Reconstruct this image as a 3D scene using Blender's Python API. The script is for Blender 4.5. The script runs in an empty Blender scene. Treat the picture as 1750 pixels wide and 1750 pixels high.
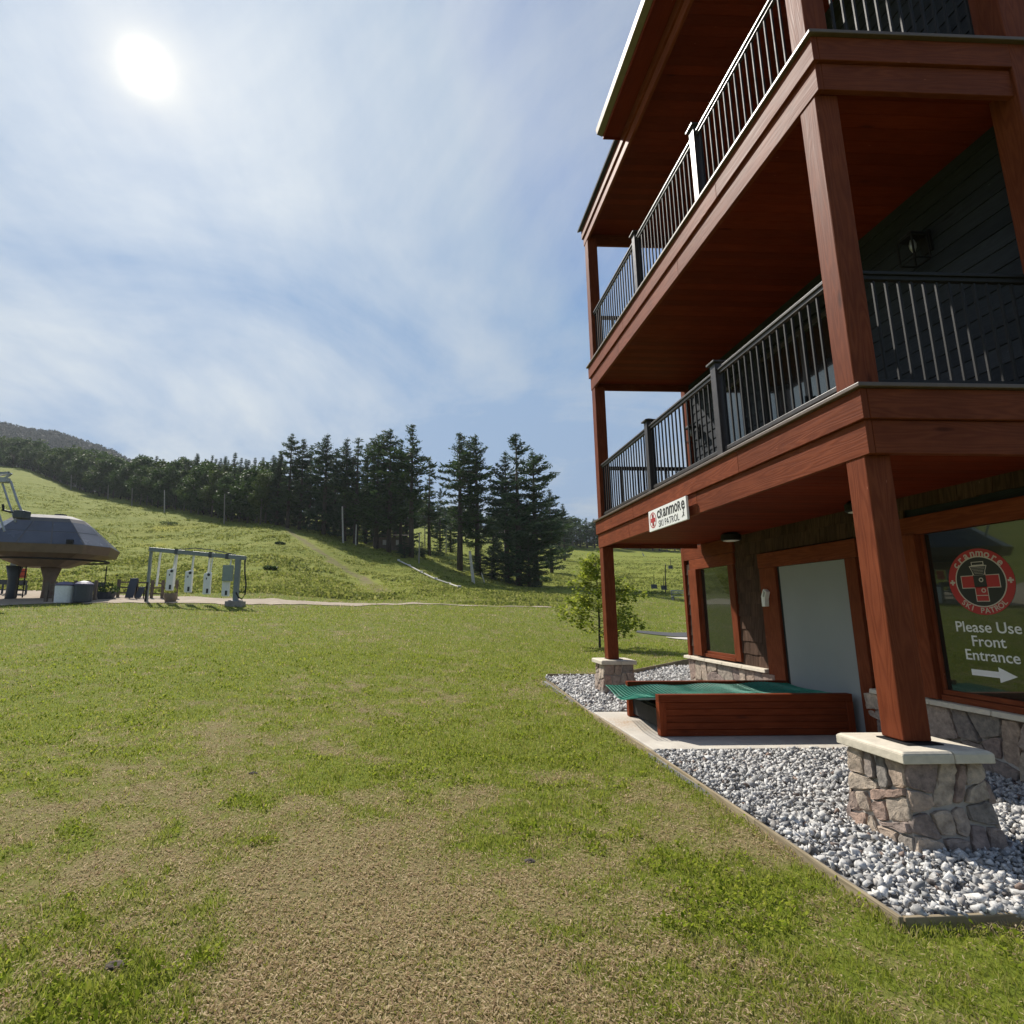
import bpy, math, random
import numpy as np
from mathutils import Vector, Matrix
random.seed(7); R = np.random.default_rng(11)
SC = bpy.context.scene; COL = SC.collection

# ------------------------------------------------------------------ camera model (used to set things out at their measured distances)
F, CX, CY, H = 930.0, 765.0, 875.0, 1.55
T = math.atan(165/F); YAW = math.atan(35/F*math.cos(T))
def ray(x, y):
    a, b = x-CX, CY-y
    up = b*math.cos(T)+F*math.sin(T); fw = F*math.cos(T)-b*math.sin(T)
    return np.array([a*math.cos(YAW)+fw*math.sin(YAW), fw*math.cos(YAW)-a*math.sin(YAW), up]), fw
def onZ(x, y, z=0.0):
    d, _ = ray(x, y); return np.array([0, 0, H])+d*((z-H)/d[2])
def atF(x, y, f):
    d, fw = ray(x, y); return np.array([0, 0, H])+d*(f/fw)

# ------------------------------------------------------------------ terrain height
COLS = {-400: [(20, .5, 0), (36, 1028), (100, 860), (240, 740), (300, 735), (430, 830)],
        0:    [(20, .55, 0), (36, 1029), (60, 975), (100, 905), (240, 790), (285, 783), (420, 860)],
        150:  [(20, .6, 0), (36, 1029), (60, 985), (90, 930), (180, 842), (225, 832), (330, 870)],
        300:  [(20, .6, 0), (37, 1030), (60, 985), (90, 935), (140, 870), (260, 845)],
        450:  [(20, .6, 0), (38, 1032), (70, 955), (108, 891), (140, 886), (260, 868)],
        530:  [(20, .55, 0), (39, 1033), (68, 970), (102, 908), (140, 896), (260, 872)],
        620:  [(20, .5, 0), (40, 1034), (68, 990), (95, 935), (130, 912), (200, 893), (280, 872)],
        700:  [(20, .4, 0), (40, 1034), (70, 985), (92, 950), (130, 930), (200, 905), (280, 885)],
        800:  [(20, .3, 0), (41, 1035), (70, 1004), (88, 975), (130, 945), (200, 918), (280, 893)],
        900:  [(20, .15, 0), (30, .7, 0), (42, 1036), (70, 1012), (85, 1000), (130, 960), (200, 938), (280, 908)],
        1000: [(22, .05, 0), (30, .5, 0), (44, 1037), (80, 1007), (130, 968), (200, 945), (280, 922)],
        1150: [(22, .05, 0), (30, .05, 0), (45, 1050), (60, 1022), (100, 985), (200, 948), (280, 930)],
        1700: [(22, .05, 0), (30, .05, 0), (45, 1050), (60, 1022), (100, 985), (200, 948), (280, 930)]}
LF = np.linspace(math.log(4), math.log(900), 420); FG = np.exp(LF)
XK = np.array(sorted(COLS)); ZT = []
for x in XK:
    fs, zs = [0, 9], [0, 0]
    for k in COLS[x]:
        fs.append(k[0]); zs.append(k[1] if len(k) == 3 else H+(1040-k[1])/959*k[0])
    sl = (zs[-1]-zs[-2])/(fs[-1]-fs[-2]); fs.append(900); zs.append(zs[-1]+sl*.15*(900-fs[-2]))
    z = np.interp(FG, fs, zs)
    ker = np.exp(-.5*(np.arange(-14, 15)/5.0)**2); ker /= ker.sum()
    zp = np.pad(z, 14, mode='edge'); ZT.append(np.convolve(zp, ker, 'valid'))
ZT = np.array(ZT)
def vnoise(x, y, s, seed=0):
    x = np.asarray(x, float)/s; y = np.asarray(y, float)/s
    xi = np.floor(x).astype(np.int64); yi = np.floor(y).astype(np.int64); fx = x-xi; fy = y-yi
    fx = fx*fx*(3-2*fx); fy = fy*fy*(3-2*fy)
    def h(a, b):
        n = (a*374761393+b*668265263+seed*974634777) & 0x7fffffff
        n = ((n ^ (n >> 13))*1274126177) & 0x7fffffff
        return ((n ^ (n >> 16)) & 0xffff)/65535.0
    return (h(xi, yi)*(1-fx)+h(xi+1, yi)*fx)*(1-fy)+(h(xi, yi+1)*(1-fx)+h(xi+1, yi+1)*fx)*fy
def fbm(x, y, s, seed=0, o=4):
    t = 0; a = 1; w = 0
    for i in range(o): t = t+a*vnoise(x, y, s/2**i, seed+i*17); w += a; a *= .55
    return t/w
def xf(X, Y):
    X = np.asarray(X, float); Y = np.asarray(Y, float)
    lat = X*math.cos(YAW)-Y*math.sin(YAW); f = X*math.sin(YAW)+Y*math.cos(YAW)
    return CX+944.5*lat/np.maximum(f, .5), f
def Tz(X, Y):
    x, f = xf(X, Y); shp = np.shape(x); x = np.atleast_1d(x).ravel(); f = np.atleast_1d(f).ravel()
    x = np.clip(x, XK[0], XK[-1]-1e-3); j = np.clip(np.searchsorted(XK, x, side='right')-1, 0, len(XK)-2)
    u = (x-XK[j])/(XK[j+1]-XK[j]); u = .5*u+.5*u*u*(3-2*u)
    t = (np.log(np.clip(f, 4, 890))-LF[0])/(LF[1]-LF[0]); i = np.clip(np.floor(t).astype(int), 0, len(LF)-2); v = t-i
    a = ZT[j, i]*(1-v)+ZT[j, i+1]*v; b = ZT[j+1, i]*(1-v)+ZT[j+1, i+1]*v
    z = a*(1-u)+b*u
    Xr = np.atleast_1d(X).ravel(); Yr = np.atleast_1d(Y).ravel()
    amp = np.clip((f-10)/40, 0, 1)
    z = z+amp*(fbm(Xr, Yr, 9, 3)-.5)*.55+np.clip((f-45)/80, 0, 1)*(fbm(Xr, Yr, 30, 5)-.5)*1.2
    z = z+(fbm(Xr, Yr, 1.3, 9)-.5)*.05*np.clip((f-1)/3, .3, 1)*(Xr < 2.2)
    return z.reshape(shp) if shp else float(z[0])
def hit(px, py, f0=6.0):
    f = f0
    while f < 500:
        p = atF(px, py, f)
        if Tz(p[0], p[1]) >= p[2]: return np.array([p[0], p[1], Tz(p[0], p[1])]), f
        f *= 1.006
    return p, f

# ------------------------------------------------------------------ materials
class NT:
    def __init__(s, m): s.m = m; m.use_nodes = True; s.t = m.node_tree; s.t.nodes.clear()
    def n(s, typ, ins=None, **kw):
        nd = s.t.nodes.new('ShaderNode'+typ)
        for k, v in kw.items(): setattr(nd, k, v)
        for k, v in (ins or {}).items():
            i = nd.inputs[k]
            if isinstance(v, bpy.types.NodeSocket): s.t.links.new(v, i)
            elif isinstance(v, bpy.types.Node): s.t.links.new(v.outputs[0], i)
            else:
                if isinstance(v, tuple) and len(v) == 3 and i.type == 'RGBA': v = v+(1,)
                i.default_value = v
        return nd
    def math(s, op, a, b=0.0, c=None):
        d = {0: a, 1: b}
        if c is not None: d[2] = c
        return s.n('Math', d, operation=op).outputs[0]
    def mix(s, f, a, b, bt='MIX'):
        nd = s.t.nodes.new('ShaderNodeMix'); nd.data_type = 'RGBA'; nd.blend_type = bt
        for i, v in ((0, f), (6, a), (7, b)):
            if isinstance(v, bpy.types.NodeSocket): s.t.links.new(v, nd.inputs[i])
            else: nd.inputs[i].default_value = (v+(1,)) if isinstance(v, tuple) and len(v) == 3 else v
        return nd.outputs[2]
    def ramp(s, f, pts, interp='LINEAR'):
        nd = s.t.nodes.new('ShaderNodeValToRGB'); s.t.links.new(f, nd.inputs[0]); cr = nd.color_ramp; cr.interpolation = interp
        while len(cr.elements) < len(pts): cr.elements.new(.5)
        for e, (p, c) in zip(cr.elements, pts):
            e.position = p; e.color = (c if isinstance(c, tuple) else (c, c, c))+(1,)
        return nd.outputs[0]
    def out(s, sh, disp=None):
        o = s.t.nodes.new('ShaderNodeOutputMaterial'); s.t.links.new(sh.outputs[0] if isinstance(sh, bpy.types.Node) else sh, o.inputs[0]); return s.m
    def bump(s, h, st=.3, d=.01): return s.n('Bump', {'Height': h, 'Strength': st, 'Distance': d}).outputs[0]
    def bsdf(s, col, rough=.7, normal=None, **kw):
        ins = {'Base Color': col, 'Roughness': rough}
        if normal is not None: ins['Normal'] = normal
        ins.update(kw); return s.n('BsdfPrincipled', ins)
def new(name): return NT(bpy.data.materials.new(name))
def simple(name, col, rough=.6, var=.12, scale=8.0, metallic=0.0, bump=0.0, **kw):
    k = new(name); tc = k.n('TexCoord').outputs['Object']
    nz = k.n('TexNoise', {'Vector': tc, 'Scale': scale, 'Detail': 5.0, 'Roughness': .6}).outputs[0]
    c = k.mix(k.ramp(nz, [(.3, 0.0), (.7, 1.0)]), tuple(v*(1-var) for v in col), tuple(min(1, v*(1+var)) for v in col))
    rr = k.math('MULTIPLY_ADD', nz, .2, rough-.1)
    nrm = k.bump(nz, bump, .01) if bump else None
    return k.out(k.bsdf(c, rr, nrm, Metallic=metallic, **kw))
def wood(name, dark, light, grain=1.0, rough=.55, bump=.35, planks=0.0):
    k = new(name); uv = k.n('UVMap').outputs[0]
    isl = k.n('NewGeometry').outputs['Random Per Island']
    off = k.n('CombineXYZ', {0: k.math('MULTIPLY', isl, 37.0), 1: k.math('MULTIPLY', isl, 11.0), 2: k.math('MULTIPLY', isl, 5.0)})
    v = k.n('VectorMath', {0: uv, 1: off}, operation='ADD').outputs[0]
    m1 = k.n('Mapping', {'Vector': v, 'Scale': (1.6*grain, 55.0, 1)}); n1 = k.n('TexNoise', {'Vector': m1, 'Scale': 1.0, 'Detail': 6.0, 'Roughness': .65, 'Distortion': .4}).outputs[0]
    m2 = k.n('Mapping', {'Vector': v, 'Scale': (.55, 5.5, 1)}); nn = k.n('TexNoise', {'Vector': m2, 'Scale': 1.3, 'Detail': 2.0}).outputs[0]
    ring = k.math('SINE', k.math('MULTIPLY', nn, 75.0)); ring = k.math('MULTIPLY_ADD', ring, .5, .5)
    m3 = k.n('Mapping', {'Vector': v, 'Scale': (1.1, 4.5, 1)})
    vo = k.n('TexVoronoi', {'Vector': m3, 'Scale': 1.0, 'Randomness': 1.0}).outputs['Distance']
    knot = k.ramp(vo, [(.0, 0.0), (.055, .25), (.11, 1.0)])
    n3 = k.n('TexNoise', {'Vector': v, 'Scale': 2.2, 'Detail': 4.0, 'Roughness': .6}).outputs[0]
    g = k.math('MULTIPLY_ADD', ring, .38, k.math('MULTIPLY', n1, .62))
    c = k.mix(k.ramp(g, [(.05, 0.0), (.95, 1.0)]), dark, light)
    c = k.mix(k.math('MULTIPLY', k.ramp(n3, [(.3, 0.0), (.72, 1.0)]), .45), c, tuple(x*.62 for x in dark), 'MIX')
    c = k.mix(1.0, c, k.mix(knot, (.45, .4, .4), (1, 1, 1)), 'MULTIPLY')
    c = k.mix(1.0, c, k.mix(isl, (.8, .8, .8), (1.15, 1.12, 1.1)), 'MULTIPLY')
    v2 = k.n('TexVoronoi', {'Vector': k.n('Mapping', {'Vector': v, 'Scale': (2.5, 9.0, 1)}), 'Scale': 1.0}).outputs['Distance']
    c = k.mix(k.math('MULTIPLY', k.ramp(v2, [(.02, 1.0), (.045, 0.0)]), .55), c, tuple(min(.6, x*1.6+.08) for x in light))
    h = k.math('ADD', g, k.math('MULTIPLY', knot, .4))
    return k.out(k.bsdf(c, k.math('MULTIPLY_ADD', n1, .25, rough-.12), k.bump(h, bump, .004), **{'Specular IOR Level': .08}))
M = {}
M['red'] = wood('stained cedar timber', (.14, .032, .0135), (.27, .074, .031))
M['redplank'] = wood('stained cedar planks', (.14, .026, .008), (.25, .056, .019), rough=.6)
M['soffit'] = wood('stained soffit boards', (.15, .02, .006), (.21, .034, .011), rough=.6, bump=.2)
M['oldwood'] = wood('weathered timber', (.25, .2, .13), (.45, .38, .26), rough=.85)
M['fencewood'] = wood('split rail timber', (.14, .11, .085), (.27, .22, .17), rough=.9)
M['black'] = simple('black powder coat', (.012, .012, .013), .32, .1, Metallic=0) if False else simple('black powder coat', (.012, .012, .013), .62, **{'Specular IOR Level': .3})
M['decking'] = simple('brown deck edge', (.12, .085, .065), .45, .15, 10)
M['newel'] = simple('dark brown composite', (.045, .038, .037), .38, .15, 20)
M['gutter'] = simple('bronze gutter metal', (.16, .125, .09), .5, .1, metallic=.3)
M['siding'] = wood('dark blue grey siding', (.03, .035, .044), (.05, .058, .07), rough=.6, bump=.15)
M['shingle'] = wood('brown cedar shingles', (.05, .03, .021), (.15, .095, .068), rough=.85, bump=.8, grain=1)
M['doorpanel'] = simple('pale grey door panel', (.3, .315, .31), .6, .05, 1.5)
M['dark'] = simple('dark interior', (.01, .01, .011), .8)
M['rubber'] = simple('black rubber', (.012, .012, .012), .7)
M['white'] = simple('white enamel', (.85, .85, .83), .45, .05, 3)
M['ltgrey'] = simple('pale translucent strip', (.78, .79, .76), .6, .06, 4)
M['red_ink'] = simple('red vinyl', (.45, .025, .03), .5, .05)
M['ink'] = simple('dark vinyl', (.02, .02, .022), .5, .05)
M['cream'] = simple('cream vinyl', (.55, .5, .42), .5, .05)
M['whitevinyl'] = simple('white vinyl', (.8, .8, .8), .5, .03)
M['galv'] = simple('galvanised steel', (.36, .37, .37), .45, .15, 6, metallic=.5)
M['steelblue'] = simple('grey painted steel', (.2, .23, .24), .5, .12, 5)
M['boxgrey'] = simple('grey green enclosure', (.25, .31, .29), .5, .1, 5)
M['bindark'] = simple('slate plastic', (.05, .06, .075), .5)
M['binwhite'] = simple('white plastic', (.85, .86, .87), .5, .06)
M['purple'] = simple('violet lid plastic', (.1, .09, .17), .45)
M['shellglass'] = simple('smoky blue panel', (.07, .08, .105), .25, .3, .5)
M['shellframe'] = simple('grey shell frame', (.13, .12, .115), .75, .12, 3)
M['shellbrown'] = simple('brown shell skirt', (.17, .115, .085), .6, .2, 2)
M['concrete'] = simple('concrete', (.55, .51, .44), .9, .14, 5, bump=.3)
M['limestone'] = simple('limestone cap', (.6, .54, .43), .85, .12, 14, bump=.6)
M['mortar'] = simple('grey mortar', (.4, .37, .33), .95, .1, 40, bump=.5)
M['asphalt'] = simple('asphalt', (.06, .06, .062), .95, .25, 30, bump=.4)
M['yellow'] = simple('yellow plastic', (.6, .55, .06), .5)
M['orange'] = simple('orange vinyl', (.6, .08, .03), .5)
M['cable'] = simple('steel cable', (.12, .12, .12), .5)
M['palewood'] = simple('bleached pole', (.5, .47, .42), .8, .2, 4)
M['greypole'] = simple('grey weathered pole', (.3, .27, .24), .9, .2, 4)
def stone_mat():
    k = new('field stone'); isl = k.n('NewGeometry').outputs['Random Per Island']; tc = k.n('TexCoord').outputs['Object']
    base = k.ramp(isl, [(0, (.3, .21, .17)), (.2, (.42, .35, .28)), (.4, (.27, .21, .19)), (.6, (.47, .39, .31)), (.8, (.2, .185, .17)), (1, (.38, .26, .21))])
    n = k.n('TexNoise', {'Vector': tc, 'Scale': 16.0, 'Detail': 8.0, 'Roughness': .7}).outputs[0]
    n2 = k.n('TexNoise', {'Vector': tc, 'Scale': 60.0, 'Detail': 4.0, 'Roughness': .7}).outputs[0]
    c = k.mix(1.0, base, k.ramp(n, [(.28, (.45, .42, .4)), (.5, (.95, .93, .9)), (.72, (1.5, 1.42, 1.3))]), 'MULTIPLY')
    h = k.math('ADD', n, k.math('MULTIPLY', n2, .3))
    return k.out(k.bsdf(c, .85, k.bump(h, .8, .02)))
M['stone'] = stone_mat()
def gravel_mat():
    k = new('crushed marble gravel'); isl = k.n('NewGeometry').outputs['Random Per Island']; tc = k.n('TexCoord').outputs['Object']
    base = k.ramp(isl, [(0, (.2, .2, .2)), (.16, (.32, .315, .31)), (.35, (.43, .42, .405)), (.6, (.54, .53, .51)), (.88, (.68, .665, .64)), (.93, (.5, .46, .42)), (.97, (.1, .095, .095)), (1, (.3, .2, .15))])
    n = k.n('TexNoise', {'Vector': tc, 'Scale': 45.0, 'Detail': 5.0}).outputs[0]
    c = k.mix(1.0, base, k.ramp(n, [(.3, (.75, .75, .75)), (.7, (1.15, 1.15, 1.13))]), 'MULTIPLY')
    return k.out(k.bsdf(c, .8, k.bump(n, .4, .01)))
M['gravel'] = gravel_mat()
def glass_mat(name, tint=(.012, .016, .015), fac=.3):
    k = new(name)
    d = k.bsdf(tint, .1)
    g = k.n('BsdfGlossy', {'Color': (.8, .9, .85, 1), 'Roughness': .02})
    lw = k.n('LayerWeight', {'Blend': .25}).outputs['Fresnel']
    f = k.math('ADD', k.math('MULTIPLY', lw, .5), fac*.55)
    mx = k.n('MixShader', {0: k.math('MINIMUM', f, 1.0)}); k.t.links.new(d.outputs[0], mx.inputs[1]); k.t.links.new(g.outputs[0], mx.inputs[2])
    return k.out(mx)
M['glass'] = glass_mat('window glass', fac=.15)
GREENS = [(.07, .1, .013), (.13, .16, .02), (.2, .21, .038)]
def ground_mat():
    k = new('grass ground'); tc = k.n('TexCoord').outputs['Object']
    dry = k.n('Attribute', attribute_name='dry').outputs['Fac']; dirt = k.n('Attribute', attribute_name='dirt').outputs['Fac']
    hill = k.n('Attribute', attribute_name='hill').outputs['Fac']; yel = k.n('Attribute', attribute_name='yel').outputs['Fac']
    n1 = k.n('TexNoise', {'Vector': tc, 'Scale': 14.0, 'Detail': 7.0, 'Roughness': .7}).outputs[0]
    n2 = k.n('TexNoise', {'Vector': tc, 'Scale': 1.1, 'Detail': 6.0, 'Roughness': .65}).outputs[0]
    n3 = k.n('TexNoise', {'Vector': k.n('Mapping', {'Vector': tc, 'Scale': (.11, .16, .3)}), 'Scale': 1.0, 'Detail': 8.0, 'Roughness': .7}).outputs[0]
    n4 = k.n('TexNoise', {'Vector': tc, 'Scale': 90.0, 'Detail': 4.0, 'Roughness': .8}).outputs[0]
    gr = k.ramp(n1, [(.25, GREENS[0]), (.5, GREENS[1]), (.78, GREENS[2])])
    st = k.ramp(n4, [(.25, (.09, .062, .036)), (.5, (.22, .16, .098)), (.75, (.4, .31, .2))])
    d = k.math('ADD', dry, k.math('MULTIPLY_ADD', n1, .7, -.35)); d = k.math('ADD', d, k.math('MULTIPLY_ADD', n2, .5, -.25))
    c = k.mix(k.ramp(d, [(.1, 0.0), (1.0, .92)]), gr, st)
    hg = k.ramp(k.math('MULTIPLY_ADD', n2, .55, k.math('MULTIPLY', n3, .45)), [(.3, (.1, .135, .02)), (.45, (.18, .21, .03)), (.58, (.24, .25, .045)), (.7, (.26, .235, .075))])
    c = k.mix(hill, c, hg)
    c = k.mix(yel, c, (.3, .28, .015))
    dm = k.math('ADD', dirt, k.math('MULTIPLY_ADD', n2, .8, -.4))
    c = k.mix(k.math('MULTIPLY', k.ramp(dm, [(.3, 0.0), (.7, 1.0)]), k.math('MINIMUM', k.math('MULTIPLY', dirt, 3.0), 1.0)), c, (.19, .145, .09))
    h = k.math('ADD', k.math('MULTIPLY', n1, .6), k.math('MULTIPLY', n4, .25))
    b1 = k.bump(h, .7, .03)
    b = k.n('Bump', {'Height': n2, 'Strength': k.math('MULTIPLY', hill, .9), 'Distance': .5, 'Normal': b1}).outputs[0]
    return k.out(k.bsdf(c, .95, b, **{'Specular IOR Level': .1}))
M['ground'] = ground_mat()
def leaf_mat(name, cols, trans=.35, rough=.6, attr=None, spec=.2):
    k = new(name); isl = k.n('NewGeometry').outputs['Random Per Island']
    c = k.ramp(isl, [(i/(len(cols)-1), q) for i, q in enumerate(cols)])
    if attr:
        dry = k.n('Attribute', attribute_name='dry').outputs['Fac']
        s = k.ramp(k.math('FRACT', k.math('MULTIPLY', isl, 7.31)), [(0, (.27, .175, .105)), (.35, (.52, .385, .235)), (.7, (.72, .58, .38)), (1, (.36, .235, .15))])
        c = k.mix(dry, c, s)
    d = k.bsdf(c, rough, **{'Specular IOR Level': spec}); t = k.n('BsdfTranslucent', {'Color': c})
    mx = k.n('MixShader', {0: trans}); k.t.links.new(d.outputs[0], mx.inputs[1]); k.t.links.new(t.outputs[0], mx.inputs[2])
    return k.out(mx)
M['blade'] = leaf_mat('grass blades', [(.16, .225, .018), (.26, .315, .03), (.37, .39, .06)], .5, .8, attr=True, spec=.04)
M['weed'] = leaf_mat('meadow weeds', [(.1, .13, .028), (.18, .21, .042), (.26, .275, .06), (.34, .335, .11)], .5, spec=.05)
M['needle'] = leaf_mat('pine needles', [(.03, .058, .02), (.048, .088, .028), (.08, .125, .036)], .3)
M['needle2'] = leaf_mat('pine needles blue green', [(.03, .058, .028), (.046, .084, .038), (.07, .112, .048)], .3)
M['broad'] = leaf_mat('broad leaves', [(.034, .066, .016), (.055, .1, .022), (.085, .135, .032)], .3)
M['broad2'] = leaf_mat('olive leaves', [(.055, .085, .02), (.08, .12, .028), (.115, .155, .04)], .3)
M['sapleaf'] = leaf_mat('young maple leaves', [(.16, .22, .022), (.26, .31, .034), (.38, .4, .06)], .55)
M['mount'] = leaf_mat('mountain forest leaves', [(.012, .026, .014), (.02, .038, .018), (.03, .052, .022)], .08, spec=.05)
M['bark'] = simple('tree bark', (.07, .055, .045), .95, .3, 6, bump=.6)
M['palebark'] = simple('pale bark', (.16, .14, .12), .95, .3, 6, bump=.4)
def net_mat():
    k = new('green netting'); tc = k.n('TexCoord').outputs['Object']
    n = k.n('TexNoise', {'Vector': tc, 'Scale': 30.0, 'Detail': 3.0}).outputs[0]
    return k.out(k.bsdf(k.ramp(n, [(.3, (.0, .15, .095)), (.7, (.008, .3, .19))]), .45))
M['net'] = net_mat()
def dirt_mat():
    k = new('dirt road'); tc = k.n('TexCoord').outputs['Object']
    n = k.n('TexNoise', {'Vector': tc, 'Scale': 1.2, 'Detail': 8.0, 'Roughness': .7}).outputs[0]
    return k.out(k.bsdf(k.ramp(n, [(.3, (.26, .2, .14)), (.55, (.36, .29, .21)), (.75, (.45, .38, .29))]), .95, k.bump(n, .4, .05)))
M['dirt'] = dirt_mat()
def mount_ground():
    k = new('mountain ground'); tc = k.n('TexCoord').outputs['Object']
    n = k.n('TexNoise', {'Vector': tc, 'Scale': .08, 'Detail': 8.0, 'Roughness': .7}).outputs[0]
    r = k.n('Attribute', attribute_name='rock').outputs['Fac']
    c = k.mix(r, k.ramp(n, [(.3, (.012, .022, .01)), (.7, (.022, .038, .014))]), k.ramp(n, [(.3, (.2, .19, .17)), (.6, (.5, .47, .43))]))
    return k.out(k.bsdf(c, .95))
M['mountg'] = mount_ground()

# ------------------------------------------------------------------ mesh builder
class MB:
    def __init__(s): s.v = []; s.f = []; s.m = []; s.uv = []
    def add(s, vs, fs, mat=0, uvs=None):
        o = len(s.v); s.v.extend([tuple(map(float, p)) for p in vs])
        for i, f in enumerate(fs):
            s.f.append([o+a for a in f]); s.m.append(mat); s.uv.append(uvs[i] if uvs else None)
        return s
    def hexa(s, P, mat=0, long=None):
        # P: 8 corners, bottom ring then top ring (counter-clockwise from above)
        P = [Vector(p) for p in P]
        fs = [(3, 2, 1, 0), (4, 5, 6, 7), (0, 1, 5, 4), (1, 2, 6, 5), (2, 3, 7, 6), (3, 0, 4, 7)]
        ex = [(P[1]-P[0]), (P[3]-P[0]), (P[4]-P[0])]
        L = [e.length for e in ex]; a = long if long is not None else L.index(max(L))
        ax = ex[a].normalized(); ou, ov = random.random()*5, random.random()*5
        uvs = []
        for f in fs:
            n = (P[f[1]]-P[f[0]]).cross(P[f[2]]-P[f[0]])
            if n.length > 0: n.normalize()
            u = ax-n*ax.dot(n)
            if u.length < .3:
                u = ex[(a+1) % 3].normalized()
                w = n.cross(u); uvs.append([((P[i]-P[0]).dot(u)*.3+ou, (P[i]-P[0]).dot(w)+ov) for i in f]); continue
            u.normalize(); w = n.cross(u)
            uvs.append([((P[i]-P[0]).dot(u)+ou, (P[i]-P[0]).dot(w)+ov) for i in f])
        return s.add(P, fs, mat, uvs)
    def box(s, x0, x1, y0, y1, z0, z1, mat=0, long=None):
        return s.hexa([(x0, y0, z0), (x1, y0, z0), (x1, y1, z0), (x0, y1, z0), (x0, y0, z1), (x1, y0, z1), (x1, y1, z1), (x0, y1, z1)], mat, long)
    def bar(s, a, b, w, t, mat=0, up=(0, 0, 1)):
        a, b = Vector(a), Vector(b); d = (b-a).normalized(); u = Vector(up)
        if abs(d.dot(u)) > .98: u = Vector((1, 0, 0))
        sd = d.cross(u).normalized()*w/2; u = sd.cross(d).normalized()*t/2
        return s.hexa([a-sd-u, a+sd-u, b+sd-u, b-sd-u, a-sd+u, a+sd+u, b+sd+u, b-sd+u], mat)
    def tube(s, pts, r, n=8, mat=0, cap=True):
        pts = [Vector(p) for p in pts]; rs = r if isinstance(r, (list, tuple)) else [r]*len(pts); rings = []
        for i, p in enumerate(pts):
            d = (pts[min(i+1, len(pts)-1)]-pts[max(i-1, 0)]).normalized()
            u = Vector((0, 0, 1)) if abs(d.z) < .9 else Vector((1, 0, 0))
            a = d.cross(u).normalized(); b = d.cross(a).normalized()
            rings.append([p+(a*math.cos(2*math.pi*k/n)+b*math.sin(2*math.pi*k/n))*rs[i] for k in range(n)])
        vs = [q for g in rings for q in g]; fs = []
        for i in range(len(pts)-1):
            for k in range(n): fs.append((i*n+k, i*n+(k+1) % n, (i+1)*n+(k+1) % n, (i+1)*n+k))
        if cap: fs.append(tuple(range(n))[::-1]); fs.append(tuple((len(pts)-1)*n+k for k in range(n)))
        return s.add(vs, fs, mat)
    def lathe(s, c, prof, n=16, mat=0):
        c = Vector(c); vs = []; fs = []
        for r, z in prof:
            for k in range(n): a = 2*math.pi*k/n; vs.append(c+Vector((r*math.cos(a), r*math.sin(a), z)))
        for i in range(len(prof)-1):
            for k in range(n): fs.append((i*n+k, i*n+(k+1) % n, (i+1)*n+(k+1) % n, (i+1)*n+k))
        fs.append(tuple(range(n))[::-1]); fs.append(tuple((len(prof)-1)*n+k for k in range(n)))
        return s.add(vs, fs, mat)
    def build(s, name, mats, parent=None, smooth=False, bevel=0.0):
        me = bpy.data.meshes.new(name); me.from_pydata(s.v, [], s.f)
        mats = mats if isinstance(mats, (list, tuple)) else [mats]
        for m in mats: me.materials.append(M[m] if isinstance(m, str) else m)
        if len(mats) > 1: me.polygons.foreach_set('material_index', s.m)
        if any(u is not None for u in s.uv):
            ul = me.uv_layers.new(name='UVMap'); flat = []
            for f, u in zip(s.f, s.uv):
                for i in range(len(f)): flat.extend(u[i] if u else (0, 0))
            ul.data.foreach_set('uv', flat)
        if smooth: me.polygons.foreach_set('use_smooth', [True]*len(me.polygons))
        me.update(); o = bpy.data.objects.new(name, me); COL.objects.link(o)
        if parent: attach(o, parent)
        if bevel:
            b = o.modifiers.new('bevel', 'BEVEL'); b.width = bevel; b.segments = 2; b.limit_method = 'ANGLE'; b.angle_limit = .7
        return o
LOCS = {}
def attach(o, parent):
    o.parent = parent
    w = Matrix.Identity(4); p = parent
    while p is not None: w = p.matrix_local_ @ w if False else Matrix.LocRotScale(p.location, p.rotation_euler, p.scale) @ w; p = p.parent
    o.data.transform(w.inverted())
def npmesh(name, V, Fq, mats, attrs=None, smooth=False, k=None):
    me = bpy.data.meshes.new(name); Fq = np.asarray(Fq); k = Fq.shape[1]
    me.vertices.add(len(V)); me.vertices.foreach_set('co', np.asarray(V, np.float32).ravel())
    me.loops.add(Fq.size); me.loops.foreach_set('vertex_index', Fq.astype(np.int32).ravel())
    me.polygons.add(len(Fq)); me.polygons.foreach_set('loop_start', np.arange(len(Fq), dtype=np.int32)*k)
    for m in (mats if isinstance(mats, list) else [mats]): me.materials.append(M[m])
    if smooth: me.polygons.foreach_set('use_smooth', np.ones(len(Fq), bool))
    me.update(calc_edges=True)
    for n, a in (attrs or {}).items():
        at = me.attributes.new(n, 'FLOAT', 'POINT'); at.data.foreach_set('value', np.asarray(a, np.float32))
    o = bpy.data.objects.new(name, me); COL.objects.link(o); return o
def tag(o, label=None, cat=None, group=None, kind=None):
    if label: o['label'] = label
    if cat: o['category'] = cat
    if group: o['group'] = group
    if kind: o['kind'] = kind
    return o
def empty(name, loc, label, cat, group=None, rz=0.0, sc=1.0):
    o = bpy.data.objects.new(name, None); COL.objects.link(o); o.location = loc; o.rotation_euler = (0, 0, rz); o.scale = (sc,)*3
    o.empty_display_size = .2; return tag(o, label, cat, group)
def dup(root, loc, rz=0.0, sc=None, label=None, group=None):
    def cp(o, par):
        c = o.copy(); COL.objects.link(c); c.parent = par
        for ch in o.children: cp(ch, c)
        return c
    r = cp(root, None); r.location = loc; r.rotation_euler = (0, 0, rz)
    if sc is not None: r.scale = sc if isinstance(sc, tuple) else (sc,)*3
    if label: r['label'] = label
    if group: r['group'] = group
    return r
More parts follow.
